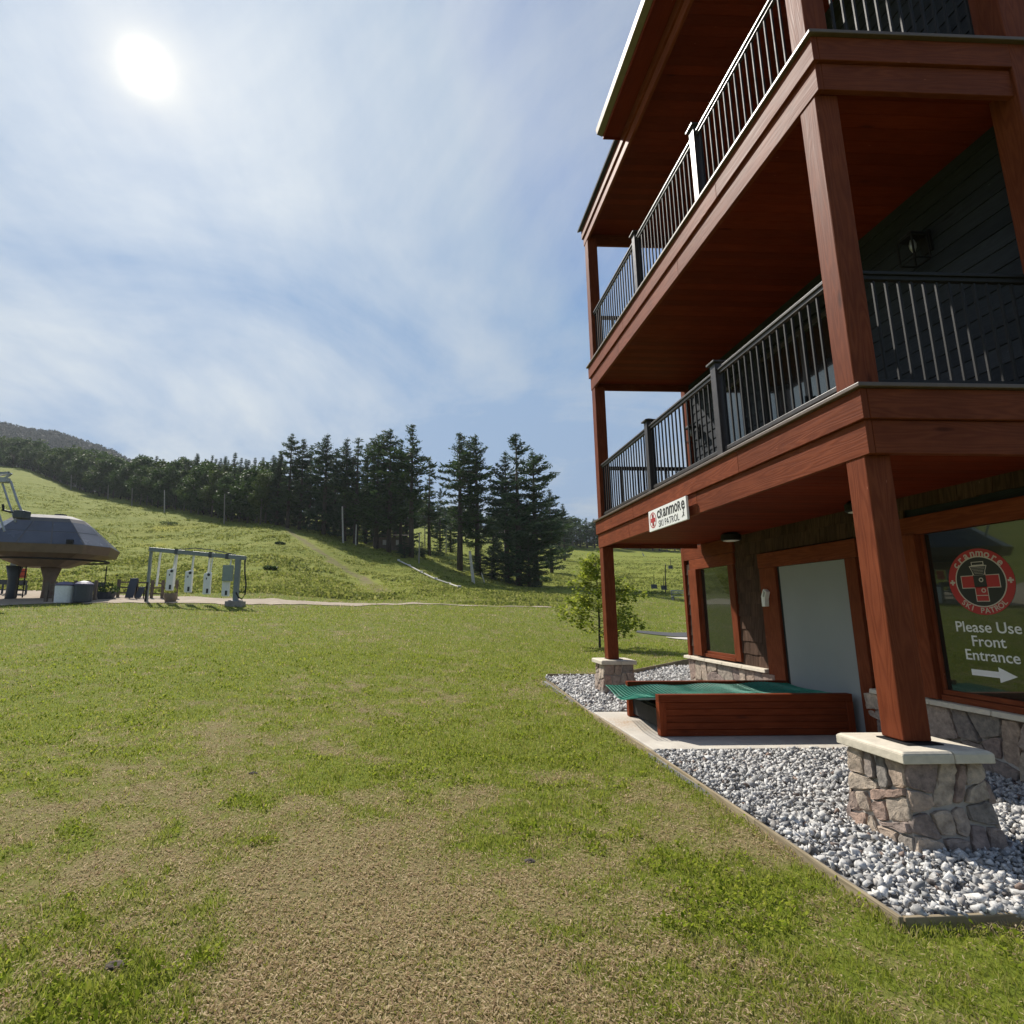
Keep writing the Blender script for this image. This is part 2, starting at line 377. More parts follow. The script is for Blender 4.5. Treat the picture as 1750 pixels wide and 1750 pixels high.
def text2d(body, size, offset=0.0, align='CENTER', shear=0.0, extrude=.001):
    cu = bpy.data.curves.new('t', 'FONT'); cu.body = body; cu.size = size; cu.align_x = align; cu.align_y = 'CENTER'; cu.offset = offset; cu.extrude = extrude; cu.shear = shear; cu.resolution_u = 4
    ob = bpy.data.objects.new('t', cu); COL.objects.link(ob)
    dg = bpy.context.evaluated_depsgraph_get(); me = bpy.data.meshes.new_from_object(ob.evaluated_get(dg))
    vs = [v.co.copy() for v in me.vertices]; fs = [tuple(p.vertices) for p in me.polygons]
    bpy.data.objects.remove(ob); bpy.data.curves.remove(cu); bpy.data.meshes.remove(me); return vs, fs
def wallframe(X, Y, Z):    # reading plane that faces -X: local x to -Y, local y up
    return Matrix(((0, 0, -1, X), (-1, 0, 0, Y), (0, 1, 0, Z), (0, 0, 0, 1)))
def puttext(mb, mat4, body, size, x, y, mat=0, rot=0.0, sx=1.0, z=0.0, fit=None, **kw):
    vs, fs = text2d(body, size, **kw)
    if fit:
        xs = [v.x for v in vs]; ys = [v.y for v in vs]; a, b = min(xs), max(xs); c, d = min(ys), max(ys)
        vs = [Vector(((v.x-(a+b)/2)*fit[0]/(b-a), (v.y-(c+d)/2)*fit[1]/(d-c), v.z)) for v in vs]
    m = mat4 @ Matrix.Translation((x, y, z)) @ Matrix.Rotation(rot, 4, 'Z') @ Matrix.Diagonal((sx, 1, 1, 1))
    mb.add([m @ v for v in vs], fs, mat)
def plate(mb, mat4, pts, z0, z1, mat=0):
    n = len(pts); vs = [mat4 @ Vector((x, y, z)) for z in (z0, z1) for x, y in pts]
    fs = [tuple(range(n))[::-1], tuple(range(n, 2*n))]+[(i, (i+1) % n, n+(i+1) % n, n+i) for i in range(n)]; mb.add(vs, fs, mat)
def annulus(mb, mat4, cx, cy, r0, r1, z, mat=0, n=48):
    vs = [mat4 @ Vector((cx+r*math.cos(2*math.pi*i/n), cy+r*math.sin(2*math.pi*i/n), z)) for r in (r0, r1) for i in range(n)]
    mb.add(vs, [(i, (i+1) % n, n+(i+1) % n, n+i)[::-1] for i in range(n)], mat)
def disc(cx, cy, r, n=40): return [(cx+r*math.cos(2*math.pi*i/n), cy+r*math.sin(2*math.pi*i/n)) for i in range(n)]
def rect(x0, x1, y0, y1): return [(x0, y0), (x1, y0), (x1, y1), (x0, y1)]

# ------------------------------------------------------------------ dryness map of the lawn
DRY = []   # (X, Y, radius, value)
for x, y, r, v in [(330, 1275, 120, .75), (90, 1400, 160, .8), (60, 1500, 170, .75), (330, 1450, 190, .6), (600, 1450, 220, .75), (520, 1620, 240, .95), (820, 1670, 220, .9), (620, 1720, 260, 1.0), (430, 1540, 150, .8),
                   (300, 1720, 60, .7), (760, 1190, 40, .9), (560, 1200, 110, .5), (1010, 1460, 60, .75), (1090, 1500, 50, .5), (1390, 1545, 45, 1.1), (1440, 1600, 40, .8), (1240, 1440, 40, .6), (900, 1510, 50, .8), (60, 1130, 60, .4),
                   (1020, 1690, 120, .5), (1240, 1680, 90, .45), (700, 1340, 60, .3), (420, 1335, 80, .5), (1180, 1330, 35, .5), (150, 1340, 90, .4), (700, 1560, 120, .5),
                   (880, 1445, 55, -.9), (760, 1290, 140, -.6), (950, 1270, 150, -.6), (480, 1140, 160, -.5), (880, 1130, 160, -.4), (100, 1240, 150, -.5), (200, 1690, 110, -1.0), (60, 1660, 110, -.9), (350, 1550, 70, -.6), (270, 1430, 45, -.5), (440, 1440, 60, -.6), (1150, 1480, 90, -.5), (1500, 1700, 160, -.6), (1250, 1560, 110, -.5), (1600, 1640, 100, -.5), (1000, 1380, 90, -.4), (560, 1330, 80, -.6)]:
    p = onZ(x, y); DRY.append((p[0], p[1], r/F*p[1]*1.0, v))
def dryness(X, Y):
    d = .24+.55*(fbm(X, Y, 2.2, 21)-.5)+1.15*(fbm(X, Y, .5, 31)-.5)+.85*(fbm(X, Y, .14, 37, 2)-.5)
    _, f = xf(X, Y)
    d = d+np.clip((9-f)/9, 0, 1)*.14
    for a, b, r, v in DRY:
        q = np.maximum(1.35*r, .15); g = np.exp(-(((X-a)/r)**2+((Y-b)/q)**2)); d = d+v*(.3 if v > 0 else .4)*g
    return np.clip(d-.1, 0, .75)

# ------------------------------------------------------------------ ground
TR = []
def build_ground():
    a0 = np.radians(np.concatenate([np.arange(-180, -52, 4.0), np.arange(-52, 52, .16), np.arange(52, 180, 4.0)]))
    rr = [0.0]+list(np.geomspace(.5, 620, 380))
    A, Rr = np.meshgrid(a0, rr, indexing='ij'); X = Rr*np.sin(A); Y = Rr*np.cos(A); Z = Tz(X, Y)
    back = (xf(X, Y)[1] < 3); Z = np.where(back, np.where(X < 2.2, Z*0, 0), Z)
    Z = np.where((X > 2.3) & (X < 12) & (Y > 2.8) & (Y < 12.2), -.03, Z)
    n, m = A.shape; idx = np.arange(n*m).reshape(n, m); i2 = np.roll(idx, -1, 0)
    Fq = np.stack([idx[:, :-1], idx[:, 1:], i2[:, 1:], i2[:, :-1]], -1).reshape(-1, 4)
    x, f = xf(X, Y)
    hill = np.clip((f-42)/6+(fbm(X, Y, 4, 40)-.5)*1.5, 0, 1)*np.where(x > 1050, np.clip((f-55)/20, 0, 1), 1)
    dirt = np.zeros_like(X)
    for pts, w in [([(470, 893), (500, 912), (540, 940), (580, 965), (620, 990), (650, 1012)], 1.1), ([(560, 960), (620, 985), (660, 1012)], .9), ([(700, 1030), (830, 1026), (960, 1032)], .6)]:
        P = [hit(*q)[0] for q in pts]; TR.append((P, w))
        for p, q in zip(P[:-1], P[1:]):
            d = q-p; L = (d[0]**2+d[1]**2); t = np.clip(((X-p[0])*d[0]+(Y-p[1])*d[1])/L, 0, 1)
            ds = (X-p[0]-t*d[0])**2+(Y-p[1]-t*d[1])**2; dirt = np.maximum(dirt, np.exp(-ds/w**2)*.55)
    yel = np.zeros_like(X)
    for q, w in [((285, 903), 5), ((262, 932), 3), ((300, 925), 2)]:
        p = hit(*q)[0]; yel = np.maximum(yel, np.exp(-(((X-p[0])/w)**2+((Y-p[1])/(w*1.2))**2)))
    yel = yel*np.clip(fbm(X, Y, 1.5, 50)*2-.5, 0, 1)
    dr = dryness(X, Y)
    o = npmesh('lawn_and_ski_slope', np.stack([X, Y, Z], -1).reshape(-1, 3), Fq[:, ::-1], 'ground', dict(dry=dr.ravel(), dirt=dirt.ravel(), hill=hill.ravel(), yel=yel.ravel()), True)
    o.name = 'terrain'; tag(o, kind='structure')
build_ground()
def strip(name, mat, pts_near, pts_far, lift, n=160, edge=.25):
    P = np.array(pts_near); Q = np.array(pts_far); s = np.linspace(0, 1, n); sp = np.linspace(0, 1, len(P))
    a = np.stack([np.interp(s, sp, P[:, i]) for i in (0, 1)], -1); b = np.stack([np.interp(s, sp, Q[:, i]) for i in (0, 1)], -1)
    a = a+(vnoise(s*60, s*0, 1.0, 3)[:, None]-.5)*edge*np.array([0, 1]); b = b+(vnoise(s*60, s*0+9, 1.0, 4)[:, None]-.5)*edge*np.array([0, 1])
    m = 9; V = np.stack([a+(b-a)*t for t in np.linspace(0, 1, m)], 1); Z = Tz(V[..., 0], V[..., 1])+lift
    idx = np.arange(n*m).reshape(n, m); Fq = np.stack([idx[:-1, :-1], idx[1:, :-1], idx[1:, 1:], idx[:-1, 1:]], -1).reshape(-1, 4)
    o = npmesh(name, np.concatenate([V, Z[..., None]], -1).reshape(-1, 3), Fq, mat, smooth=True); return tag(o, kind='structure')
def fx(x, f): lat = (x-CX)/944.5*f; return (lat*math.cos(YAW)+f*math.sin(YAW), f*math.cos(YAW)-lat*math.sin(YAW))
strip('dirt_road', 'dirt', [fx(x, f) for x, f in [(-250, 33), (0, 33), (200, 34), (400, 35.5), (500, 37.5), (700, 39.6), (900, 41.6), (1000, 43)]],
      [fx(x, f) for x, f in [(-250, 46), (0, 44), (200, 41), (400, 40.2), (500, 40), (700, 40.5), (900, 42.2), (1000, 43.6)]], .035, edge=.7)
strip('asphalt_path', 'asphalt', [fx(x, f) for x, f in [(1085, 29.5), (1150, 28.5), (1400, 27)]], [fx(x, f) for x, f in [(1085, 30.6), (1150, 31.5), (1400, 33)]], .03, 40, .1)
strip('concrete_walk', 'concrete', [fx(x, f) for x, f in [(1135, 27.3), (1160, 26.3), (1400, 22)]], [fx(x, f) for x, f in [(1135, 27.6), (1160, 28.0), (1400, 26.5)]], .035, 40, .0)

# ------------------------------------------------------------------ grass blades and weeds
def on_road(X, Y):
    x, f = xf(X, Y)
    lo = np.interp(x, [-250, 0, 200, 400, 500, 700, 900, 1000], [33, 33, 34, 35.5, 37.5, 39.6, 41.6, 43]); hi = np.interp(x, [-250, 0, 200, 400, 500, 700, 900, 1000], [46, 44, 41, 40.2, 40, 40.5, 42.2, 43.6])
    lo2 = np.interp(x, [1085, 1150, 1400], [27, 26, 22]); hi2 = np.interp(x, [1085, 1150, 1400], [30.6, 31.5, 33])
    j = (vnoise(X, Y, .7, 2)-.5)*1.2
    return ((x < 1000) & (f > lo+j) & (f < hi+j)) | ((x > 1085) & (f > lo2) & (f < hi2))
def in_bed(X, Y): return (X > 2.33+.012*Y) & (X < 14) & (Y > 2.93) & (Y < 12.0+np.clip(X-4.2, 0, 3)*.95)
def blades(n, f0, f1, hgt, wid, mat, name, amin=-47, amax=47):
    f = np.exp(R.uniform(math.log(f0), math.log(f1), n)); a = np.radians(R.uniform(amin, amax, n))
    X = f*np.tan(a); Y = f.copy()
    # the lawn round and behind the camera
    nb = n//3; Xb = R.uniform(-11, 9, nb); Yb = R.uniform(-5, 5, nb); ob_ = (np.abs(Xb) > 1.5*np.maximum(Yb, 0)) | (Yb < 1.25)
    X = np.concatenate([X, Xb[ob_]]); Y = np.concatenate([Y, Yb[ob_]]); f = np.concatenate([f, np.maximum(3, np.hypot(Xb, Yb))[ob_]]); n = len(X)
    dr = dryness(X, Y)
    keep = ~in_bed(X, Y) & (R.uniform(0, 1, n) < 1.05-.45*dr)
    keep &= ~on_road(X, Y)
    X, Y, f, dr = X[keep], Y[keep], f[keep], dr[keep]; n = len(X); Z = Tz(X, Y)
    clump = .6+.9*vnoise(X, Y, .12, 60)
    h = hgt*R.uniform(.45, 1.15, n)*clump*(1-.35*dr)*(1+f/14); w = wid*R.uniform(.6, 1.3, n)*(1+f/3.0)
    yaw = R.uniform(0, 2*np.pi, n); lean = R.uniform(.15, 1.1, n)+.5*dr; ly = R.uniform(0, 2*np.pi, n)
    dx, dy = np.cos(yaw)*w/2, np.sin(yaw)*w/2
    tx, ty, tz = np.cos(ly)*np.sin(lean)*h, np.sin(ly)*np.sin(lean)*h, np.cos(lean)*h
    B = np.stack([X, Y, Z-.004], -1)
    v0 = B+np.stack([-dx, -dy, 0*dx], -1); v1 = B+np.stack([dx, dy, 0*dx], -1)
    mid = B+np.stack([tx*.4, ty*.4, tz*.62], -1); v2 = mid+np.stack([dx, dy, 0*dx], -1)*.8; v3 = mid-np.stack([dx, dy, 0*dx], -1)*.8
    tip = B+np.stack([tx, ty, tz], -1)
    V = np.stack([v0, v1, v2, v3, tip], 1).reshape(-1, 3); o = np.arange(n)[:, None]*5
    Ft = np.concatenate([o+np.array([[0, 1, 2]]), o+np.array([[0, 2, 3]]), o+np.array([[3, 2, 4]])])
    db = np.clip(np.where(R.uniform(0, 1, n) < dr*.95, R.normal(.9, .15, n), R.normal(.12, .16, n)), 0, 1)
    ob = npmesh(name, V, Ft, mat, dict(dry=np.repeat(db, 5)))
    return tag(ob, 'short patchy lawn grass, green in places and straw coloured in others', 'grass', kind='stuff')
blades(760000, 1.25, 60, .032, .0025, 'blade', 'lawn_grass', -57, 57)
def thatch(n, f0, f1):
    f = np.exp(R.uniform(math.log(f0), math.log(f1), n)); a = np.radians(R.uniform(-46, 46, n)); X = f*np.tan(a); Y = f; dr = dryness(X, Y)
    k = ~in_bed(X, Y) & (R.uniform(0, 1, n) < .05+.95*dr*(.35+1.3*fbm(X, Y, .3, 63))); X, Y, f = X[k], Y[k], f[k]; n = len(X); Z = Tz(X, Y)+R.uniform(.002, .014, n)
    L = R.uniform(.006, .026, n)*(1+f/12); w = R.uniform(.0009, .0022, n)*(1+f/3); t = R.uniform(0, 6.28, n); p = R.normal(0, .22, n); b = R.normal(0, .25, n)
    d = np.stack([np.cos(t), np.sin(t), p], -1)*L[:, None]/2; d2 = np.stack([np.cos(t+b), np.sin(t+b), -np.abs(p)], -1)*L[:, None]/2; q = np.stack([-np.sin(t), np.cos(t), 0*t], -1)*w[:, None]; C = np.stack([X, Y, Z], -1)
    V = np.stack([C-d-q*.5, C-d+q*.5, C+q, C-q, C+d2], 1).reshape(-1, 3); o = np.arange(n)[:, None]*5
    Ft = np.concatenate([o+np.array([[0, 3, 2]]), o+np.array([[0, 2, 1]]), o+np.array([[3, 4, 2]])])
    ob = npmesh('dead_thatch', V, Ft, 'blade', dict(dry=np.repeat(np.clip(R.normal(.95, .1, n), 0, 1), 5)))
    tag(ob, 'dry straw and dead clippings lying in the worn lawn', 'straw', kind='stuff')
thatch(230000, 1.25, 22)
def clover():
    n = 110000; f = np.exp(R.uniform(math.log(1.5), math.log(16), n)); X = f*np.tan(np.radians(R.uniform(-46, 46, n))); Y = f
    dr = dryness(X, Y); pat = fbm(X, Y, .35, 77)
    k = ~in_bed(X, Y) & (dr < .3) & (pat > .56); X, Y, f = X[k], Y[k], f[k]; n = len(X)
    Z = Tz(X, Y)+R.uniform(.008, .04, n); s = R.uniform(.003, .006, n)*(1+f/5)
    nx, ny = R.normal(0, .7, n), R.normal(0, .7, n); a = R.uniform(0, 6.28, n); V = []
    for i in range(5):
        t = a+i*2*np.pi/5; cx, cy = np.cos(t)*s, np.sin(t)*s; V.append(np.stack([X+cx, Y+cy, Z+cx*nx+cy*ny], -1))
    V = np.stack(V, 1).reshape(-1, 3); o = np.arange(n)[:, None]*5
    ob = npmesh('clover_patches', V, o+np.arange(5)[None], 'blade', dict(dry=np.zeros(n*5)))
    tag(ob, 'low bright green clover patches in the lawn', 'clover', kind='stuff')
clover()
def meadow():
    n = 60000; f = np.exp(R.uniform(math.log(43), math.log(185), n)); x = R.uniform(-120, 1180, n)
    X, Y = fx(x, f); pt = fbm(X, Y, 6, 90)
    k = (pt+R.normal(0, .12, n) > .42) & ~((x > 1040) & (f < 62))
    tr = np.zeros(len(X))
    for P_, w_ in TR:
        for p, q in zip(P_[:-1], P_[1:]):
            d = q-p; t = np.clip(((X-p[0])*d[0]+(Y-p[1])*d[1])/(d[0]**2+d[1]**2), 0, 1); tr = np.maximum(tr, np.exp(-((X-p[0]-t*d[0])**2+(Y-p[1]-t*d[1])**2)/(1.5*w_)**2))
    k &= R.uniform(0, 1, len(X)) > tr*1.3
    X, Y, f = X[k], Y[k], f[k]; n = len(X); Z = Tz(X, Y)
    m = 5; s = (R.uniform(.06, .16, n)*(.5+1.3*vnoise(X, Y, 3, 91)))[:, None]*R.uniform(.6, 1.3, (n, m))
    px = X[:, None]+R.normal(0, .22, (n, m)); py = Y[:, None]+R.normal(0, .22, (n, m)); pz = Z[:, None]+R.uniform(.0, .3, (n, m))*s*2
    a = R.uniform(0, 6.28, (n, m)); t = R.uniform(-.9, .9, (n, m))
    ux, uy = np.cos(a)*s, np.sin(a)*s; wx, wy, wz = -np.sin(a)*np.sin(t)*s, np.cos(a)*np.sin(t)*s, np.cos(t)*s
    C = np.stack([px, py, pz], -1); U = np.stack([ux, uy, 0*ux], -1); W = np.stack([wx, wy, wz], -1)
    V = np.stack([C-U*.5-W*.4, C+U*.5-W*.4, C+U*.35+W*.6, C-U*.35+W*.6], 2).reshape(-1, 3)
    o = np.arange(n*m)[:, None]*4; ob = npmesh('meadow_weeds', V, o+np.arange(4)[None], 'weed')
    tag(ob, 'rough leafy weeds covering the ski slope', 'weeds', kind='stuff')
meadow()

# ------------------------------------------------------------------ gravel bed, slab, edging
def gravel():
    ph = (1+5**.5)/2
    ico = np.array([(-1, ph, 0), (1, ph, 0), (-1, -ph, 0), (1, -ph, 0), (0, -1, ph), (0, 1, ph), (0, -1, -ph), (0, 1, -ph), (ph, 0, -1), (ph, 0, 1), (-ph, 0, -1), (-ph, 0, 1)])/1.9
    fi = np.array([(0, 11, 5), (0, 5, 1), (0, 1, 7), (0, 7, 10), (0, 10, 11), (1, 5, 9), (5, 11, 4), (11, 10, 2), (10, 7, 6), (7, 1, 8), (3, 9, 4), (3, 4, 2), (3, 2, 6), (3, 6, 8), (3, 8, 9), (4, 9, 5), (2, 4, 11), (6, 2, 10), (8, 6, 7), (9, 8, 1)])
    ico = np.array([(-1, -1, -1), (1, -1, -1), (1, 1, -1), (-1, 1, -1), (-1, -1, 1), (1, -1, 1), (1, 1, 1), (-1, 1, 1)])*.66
    fi = np.array([(0, 2, 1), (0, 3, 2), (4, 5, 6), (4, 6, 7), (0, 1, 5), (0, 5, 4), (1, 2, 6), (1, 6, 5), (2, 3, 7), (2, 7, 6), (3, 0, 4), (3, 4, 7)])
    n = 95000; X = R.uniform(2.3, 8.0, n); Y = R.uniform(2.95, 13.5, n)
    k = in_bed(X+.02, Y) & (Y < 13.5) & ~((Y > 6.16) & (Y < 8.38)) & ((X < 5.32) | (Y < 3.9) | (Y > 11.1))
    k &= (X > 2.385+.012*Y) & ~((Y > 11.95) & (X < 4.3)) & (R.uniform(0, 1, n) < np.where(Y > 8, .75, 1.0)); X, Y = X[k], Y[k]; n = len(X)
    s = np.clip(R.lognormal(math.log(.0165), .34, n), .006, .036)*np.where(Y > 8, 1.25, 1.0)
    V = (ico[None]+R.normal(0, .26, (n, 8, 3)))*np.stack([R.uniform(.7, 1.5, n), R.uniform(.6, 1.1, n), R.uniform(.45, .85, n)], -1)[:, None]*s[:, None, None]
    q = R.normal(0, 1, (n, 4)); q[:, 0] += 1.2; q /= np.linalg.norm(q, axis=1)[:, None]; w, x, y, z = q.T
    Rm = np.stack([1-2*(y*y+z*z), 2*(x*y-w*z), 2*(x*z+w*y), 2*(x*y+w*z), 1-2*(x*x+z*z), 2*(y*z-w*x), 2*(x*z-w*y), 2*(y*z+w*x), 1-2*(x*x+y*y)], -1).reshape(n, 3, 3)
    V = np.einsum('nij,nkj->nki', Rm, V)
    zb = .0+.045*fbm(X, Y, .6, 66)+np.where(Y > 9, (Y-9)*.03, 0)
    V += np.stack([X, Y, zb+R.uniform(-.005, .03, n)], -1)[:, None]
    Fq = (np.arange(n)[:, None, None]*8+fi[None]).reshape(-1, 3)
    o = npmesh('gravel', V.reshape(-1, 3), Fq, 'gravel'); tag(o, 'pale crushed stone in the beds beside the building', 'gravel', kind='stuff')
gravel()
gb = MB()
gb.box(2.4, 5.6, 2.97, 6.17, -.06, .012); gb.box(5.6, 9, 2.97, 3.9, -.06, .012); gb.box(2.45, 5.35, 8.37, 11.95, -.06, .03); gb.hexa([(5.35, 11.05, -.06), (7.3, 11.05, -.06), (7.3, 14.6, -.06), (5.35, 12.9, -.06), (5.35, 11.05, .06), (7.3, 11.05, .06), (7.3, 14.6, .06), (5.35, 12.9, .06)]); gb.hexa([(4.25, 11.95, -.06), (5.35, 11.95, -.06), (5.35, 12.9, -.06), (4.25, 12.0, -.06), (4.25, 11.95, .05), (5.35, 11.95, .05), (5.35, 12.9, .05), (4.25, 12.0, .05)])
tag(gb.build('gravel_bed', simple('gravel dust', (.2, .195, .19), .95, .3, 40)), kind='structure')
def slab_mat():
    k = new('stained concrete slab'); tc = k.n('TexCoord').outputs['Object']; n = k.n('TexNoise', {'Vector': tc, 'Scale': 4.0, 'Detail': 8.0, 'Roughness': .65}).outputs[0]
    n2 = k.n('TexNoise', {'Vector': tc, 'Scale': 40.0, 'Detail': 4.0}).outputs[0]
    c = k.ramp(n, [(.3, (.46, .42, .36)), (.7, (.62, .58, .5))])
    d = k.n('VectorMath', {0: tc, 1: (2.78, 7.55, .045)}, operation='DISTANCE').outputs['Value']
    m = k.math('MULTIPLY', k.ramp(d, [(.1, 1.0), (.75, 0.0)]), k.ramp(k.math('MULTIPLY_ADD', n2, .5, k.math('MULTIPLY', n, .5)), [(.42, 0.0), (.62, .8)]))
    return k.out(k.bsdf(k.mix(m, c, (.32, .17, .07)), .9, k.bump(n2, .3, .005)))
M['slab'] = slab_mat()
sl = MB(); sl.box(2.47, 5.32, 6.18, 8.36, -.1, .045); tag(sl.build('concrete_slab', 'slab', bevel=.01), kind='structure')
def edging(label, pts, h=.075, z=0.0):
    m = MB()
    for a, b in zip(pts[:-1], pts[1:]): m.bar((a[0], a[1], z+h/2-.03+a[2]), (b[0], b[1], z+h/2-.03+b[2]), .024, h+.06)
    return tag(m.build('timber_edging', 'oldwood', bevel=.005), label, 'edging', 'timber edging boards round the gravel')
edging('long pale timber edging board between the lawn and the gravel beds', [(2.365, 2.93, 0), (2.40, 4.2, 0), (2.435, 6.15, 0), (2.44, 8.7, 0), (2.55, 11.95, .05)], .04)
edging('timber edging board along the near end of the gravel by the near stone pier', [(2.39, 2.945, 0), (4.2, 2.99, 0), (8.5, 3.05, 0)], .035)
edging('timber edging board across the far gravel tip behind the far stone pier', [(2.58, 11.98, .06), (4.2, 11.93, .06)], .12)
edging('slanting timber edging board between far gravel and grass behind the building corner', [(4.24, 11.95, .07), (7.3, 14.75, .14)], .15)

# ------------------------------------------------------------------ the lodge
XF_, XW, YN, YE = 3.26, 5.3, 3.77, 10.34
lodge = empty('lodge_building', (5.3, 7.2, 0), 'three storey red timber lodge with balconies on stone piers', 'building')
def P(mb, name, mats, bevel=0.0, parent=None, smooth=False): return mb.build(name, mats, parent or lodge, smooth, bevel)
# columns and piers
for z0, z1 in ((.645, 2.70), (3.26, 5.9), (6.46, 9.2)):
    for y0, y1 in ((3.86, 4.05), (10.1, 10.3)):
        m = MB(); m.box(3.30, 3.50, y0, y1, z0, z1); P(m, 'column', 'red', .008)
m = MB(); m.box(5.02, 5.31, 3.775, 4.0, 0, 9.3); P(m, 'corner_post', 'red', .008)
m = MB(); m.box(5.2, 5.34, 10.28, 10.45, 3.2, 9.3); P(m, 'corner_post', 'red', .008)
def voronoi(w, h, n, rnd, relax=1):
    pts = [(rnd.uniform(0, w), rnd.uniform(0, h)) for _ in range(n)]
    for it in range(relax+1):
        cells = []
        for i, p in enumerate(pts):
            poly = [(0, 0), (w, 0), (w, h), (0, h)]
            for j, q in enumerate(pts):
                if i == j: continue
                mx, my, dx, dy = (p[0]+q[0])/2, (p[1]+q[1])/2, q[0]-p[0], q[1]-p[1]; outp = []
                for a, b in zip(poly, poly[1:]+poly[:1]):
                    da = (a[0]-mx)*dx+(a[1]-my)*dy; db = (b[0]-mx)*dx+(b[1]-my)*dy
                    if da <= 0: outp.append(a)
                    if da*db < 0: t = da/(da-db); outp.append((a[0]+(b[0]-a[0])*t, a[1]+(b[1]-a[1])*t))
                poly = outp
                if len(poly) < 3: break
            cells.append(poly)
        pts = [(sum(a for a, _ in c)/len(c), sum(b for _, b in c)/len(c)) if len(c) > 2 else p for c, p in zip(cells, pts)]
    return [c for c in cells if len(c) > 2]
def rubble(w, h, n, rnd):
    todo = [[(0, 0), (w, 0), (w, h), (0, h)]]; done = []; target = w*h/n
    def area(p): return abs(sum(a[0]*b[1]-b[0]*a[1] for a, b in zip(p, p[1:]+p[:1])))/2
    while todo:
        p = todo.pop(); A = area(p)
        if A < target*rnd.uniform(.8, 2.1): done.append(p); continue
        xs = [a for a, _ in p]; ys = [b for _, b in p]; W, Hh = max(xs)-min(xs), max(ys)-min(ys); c = (min(xs)+W*rnd.uniform(.36, .64), min(ys)+Hh*rnd.uniform(.36, .64))
        ang = (0 if W > Hh*rnd.uniform(.85, 1.3) else math.pi/2)+rnd.uniform(-.42, .42); dx, dy = math.cos(ang), math.sin(ang); L_, R_ = [], []
        for a, b in zip(p, p[1:]+p[:1]):
            da = (a[0]-c[0])*dx+(a[1]-c[1])*dy; db = (b[0]-c[0])*dx+(b[1]-c[1])*dy; (L_ if da <= 0 else R_).append(a)
            if da*db < 0: t = da/(da-db); q = (a[0]+(b[0]-a[0])*t, a[1]+(b[1]-a[1])*t); L_.append(q); R_.append(q)
        if len(L_) < 3 or len(R_) < 3: done.append(p); continue
        todo += [L_, R_]
    return done
def stones(mb, fn, w, h, n, rnd, t=.03, gap=.011):
    for c in rubble(w, h, n, rnd):
        # subdivide the outline, shrink, round
        cx, cy = sum(a for a, _ in c)/len(c), sum(b for _, b in c)/len(c)
        pl = []
        for a, b in zip(c, c[1:]+c[:1]):
            L = math.hypot(b[0]-a[0], b[1]-a[1]); k = max(1, int(L/.04))
            pl += [(a[0]+(b[0]-a[0])*i/k, a[1]+(b[1]-a[1])*i/k) for i in range(k)]
        q = len(pl)
        if q < 4: continue
        pl = [((pl[i-1][0]+4*pl[i][0]+pl[(i+1) % q][0])/6+rnd.uniform(-.006, .006), (pl[i-1][1]+4*pl[i][1]+pl[(i+1) % q][1])/6+rnd.uniform(-.006, .006)) for i in range(q)]
        rad = sum(math.hypot(a-cx, b-cy) for a, b in pl)/q; vs = []; fs = []
        tt = t*rnd.uniform(.7, 1.35); tx, ty = rnd.uniform(-.12, .12), rnd.uniform(-.12, .12)
        for d, g in ((-.01, gap*.6), (tt*.7, gap*.7), (tt*.95, gap+.002), (tt, gap+.014)):
            s = max(.15, 1-g/rad)
            for a, b in pl:
                jx, jy = rnd.uniform(-.004, .004), rnd.uniform(-.004, .004)
                u, v = cx+(a-cx)*s+jx, cy+(b-cy)*s+jy
                vs.append(fn(u, v, d+(0 if d <= 0 else (u-cx)*tx+(v-cy)*ty+rnd.uniform(-.003, .004))))
        vs.append(fn(cx, cy, tt*1.08))
        for r in range(3):
            for i in range(q): fs.append((r*q+i, r*q+(i+1) % q, (r+1)*q+(i+1) % q, (r+1)*q+i))
        for i in range(q): fs.append((3*q+i, 3*q+(i+1) % q, 4*q))
        mb.add(vs, fs)
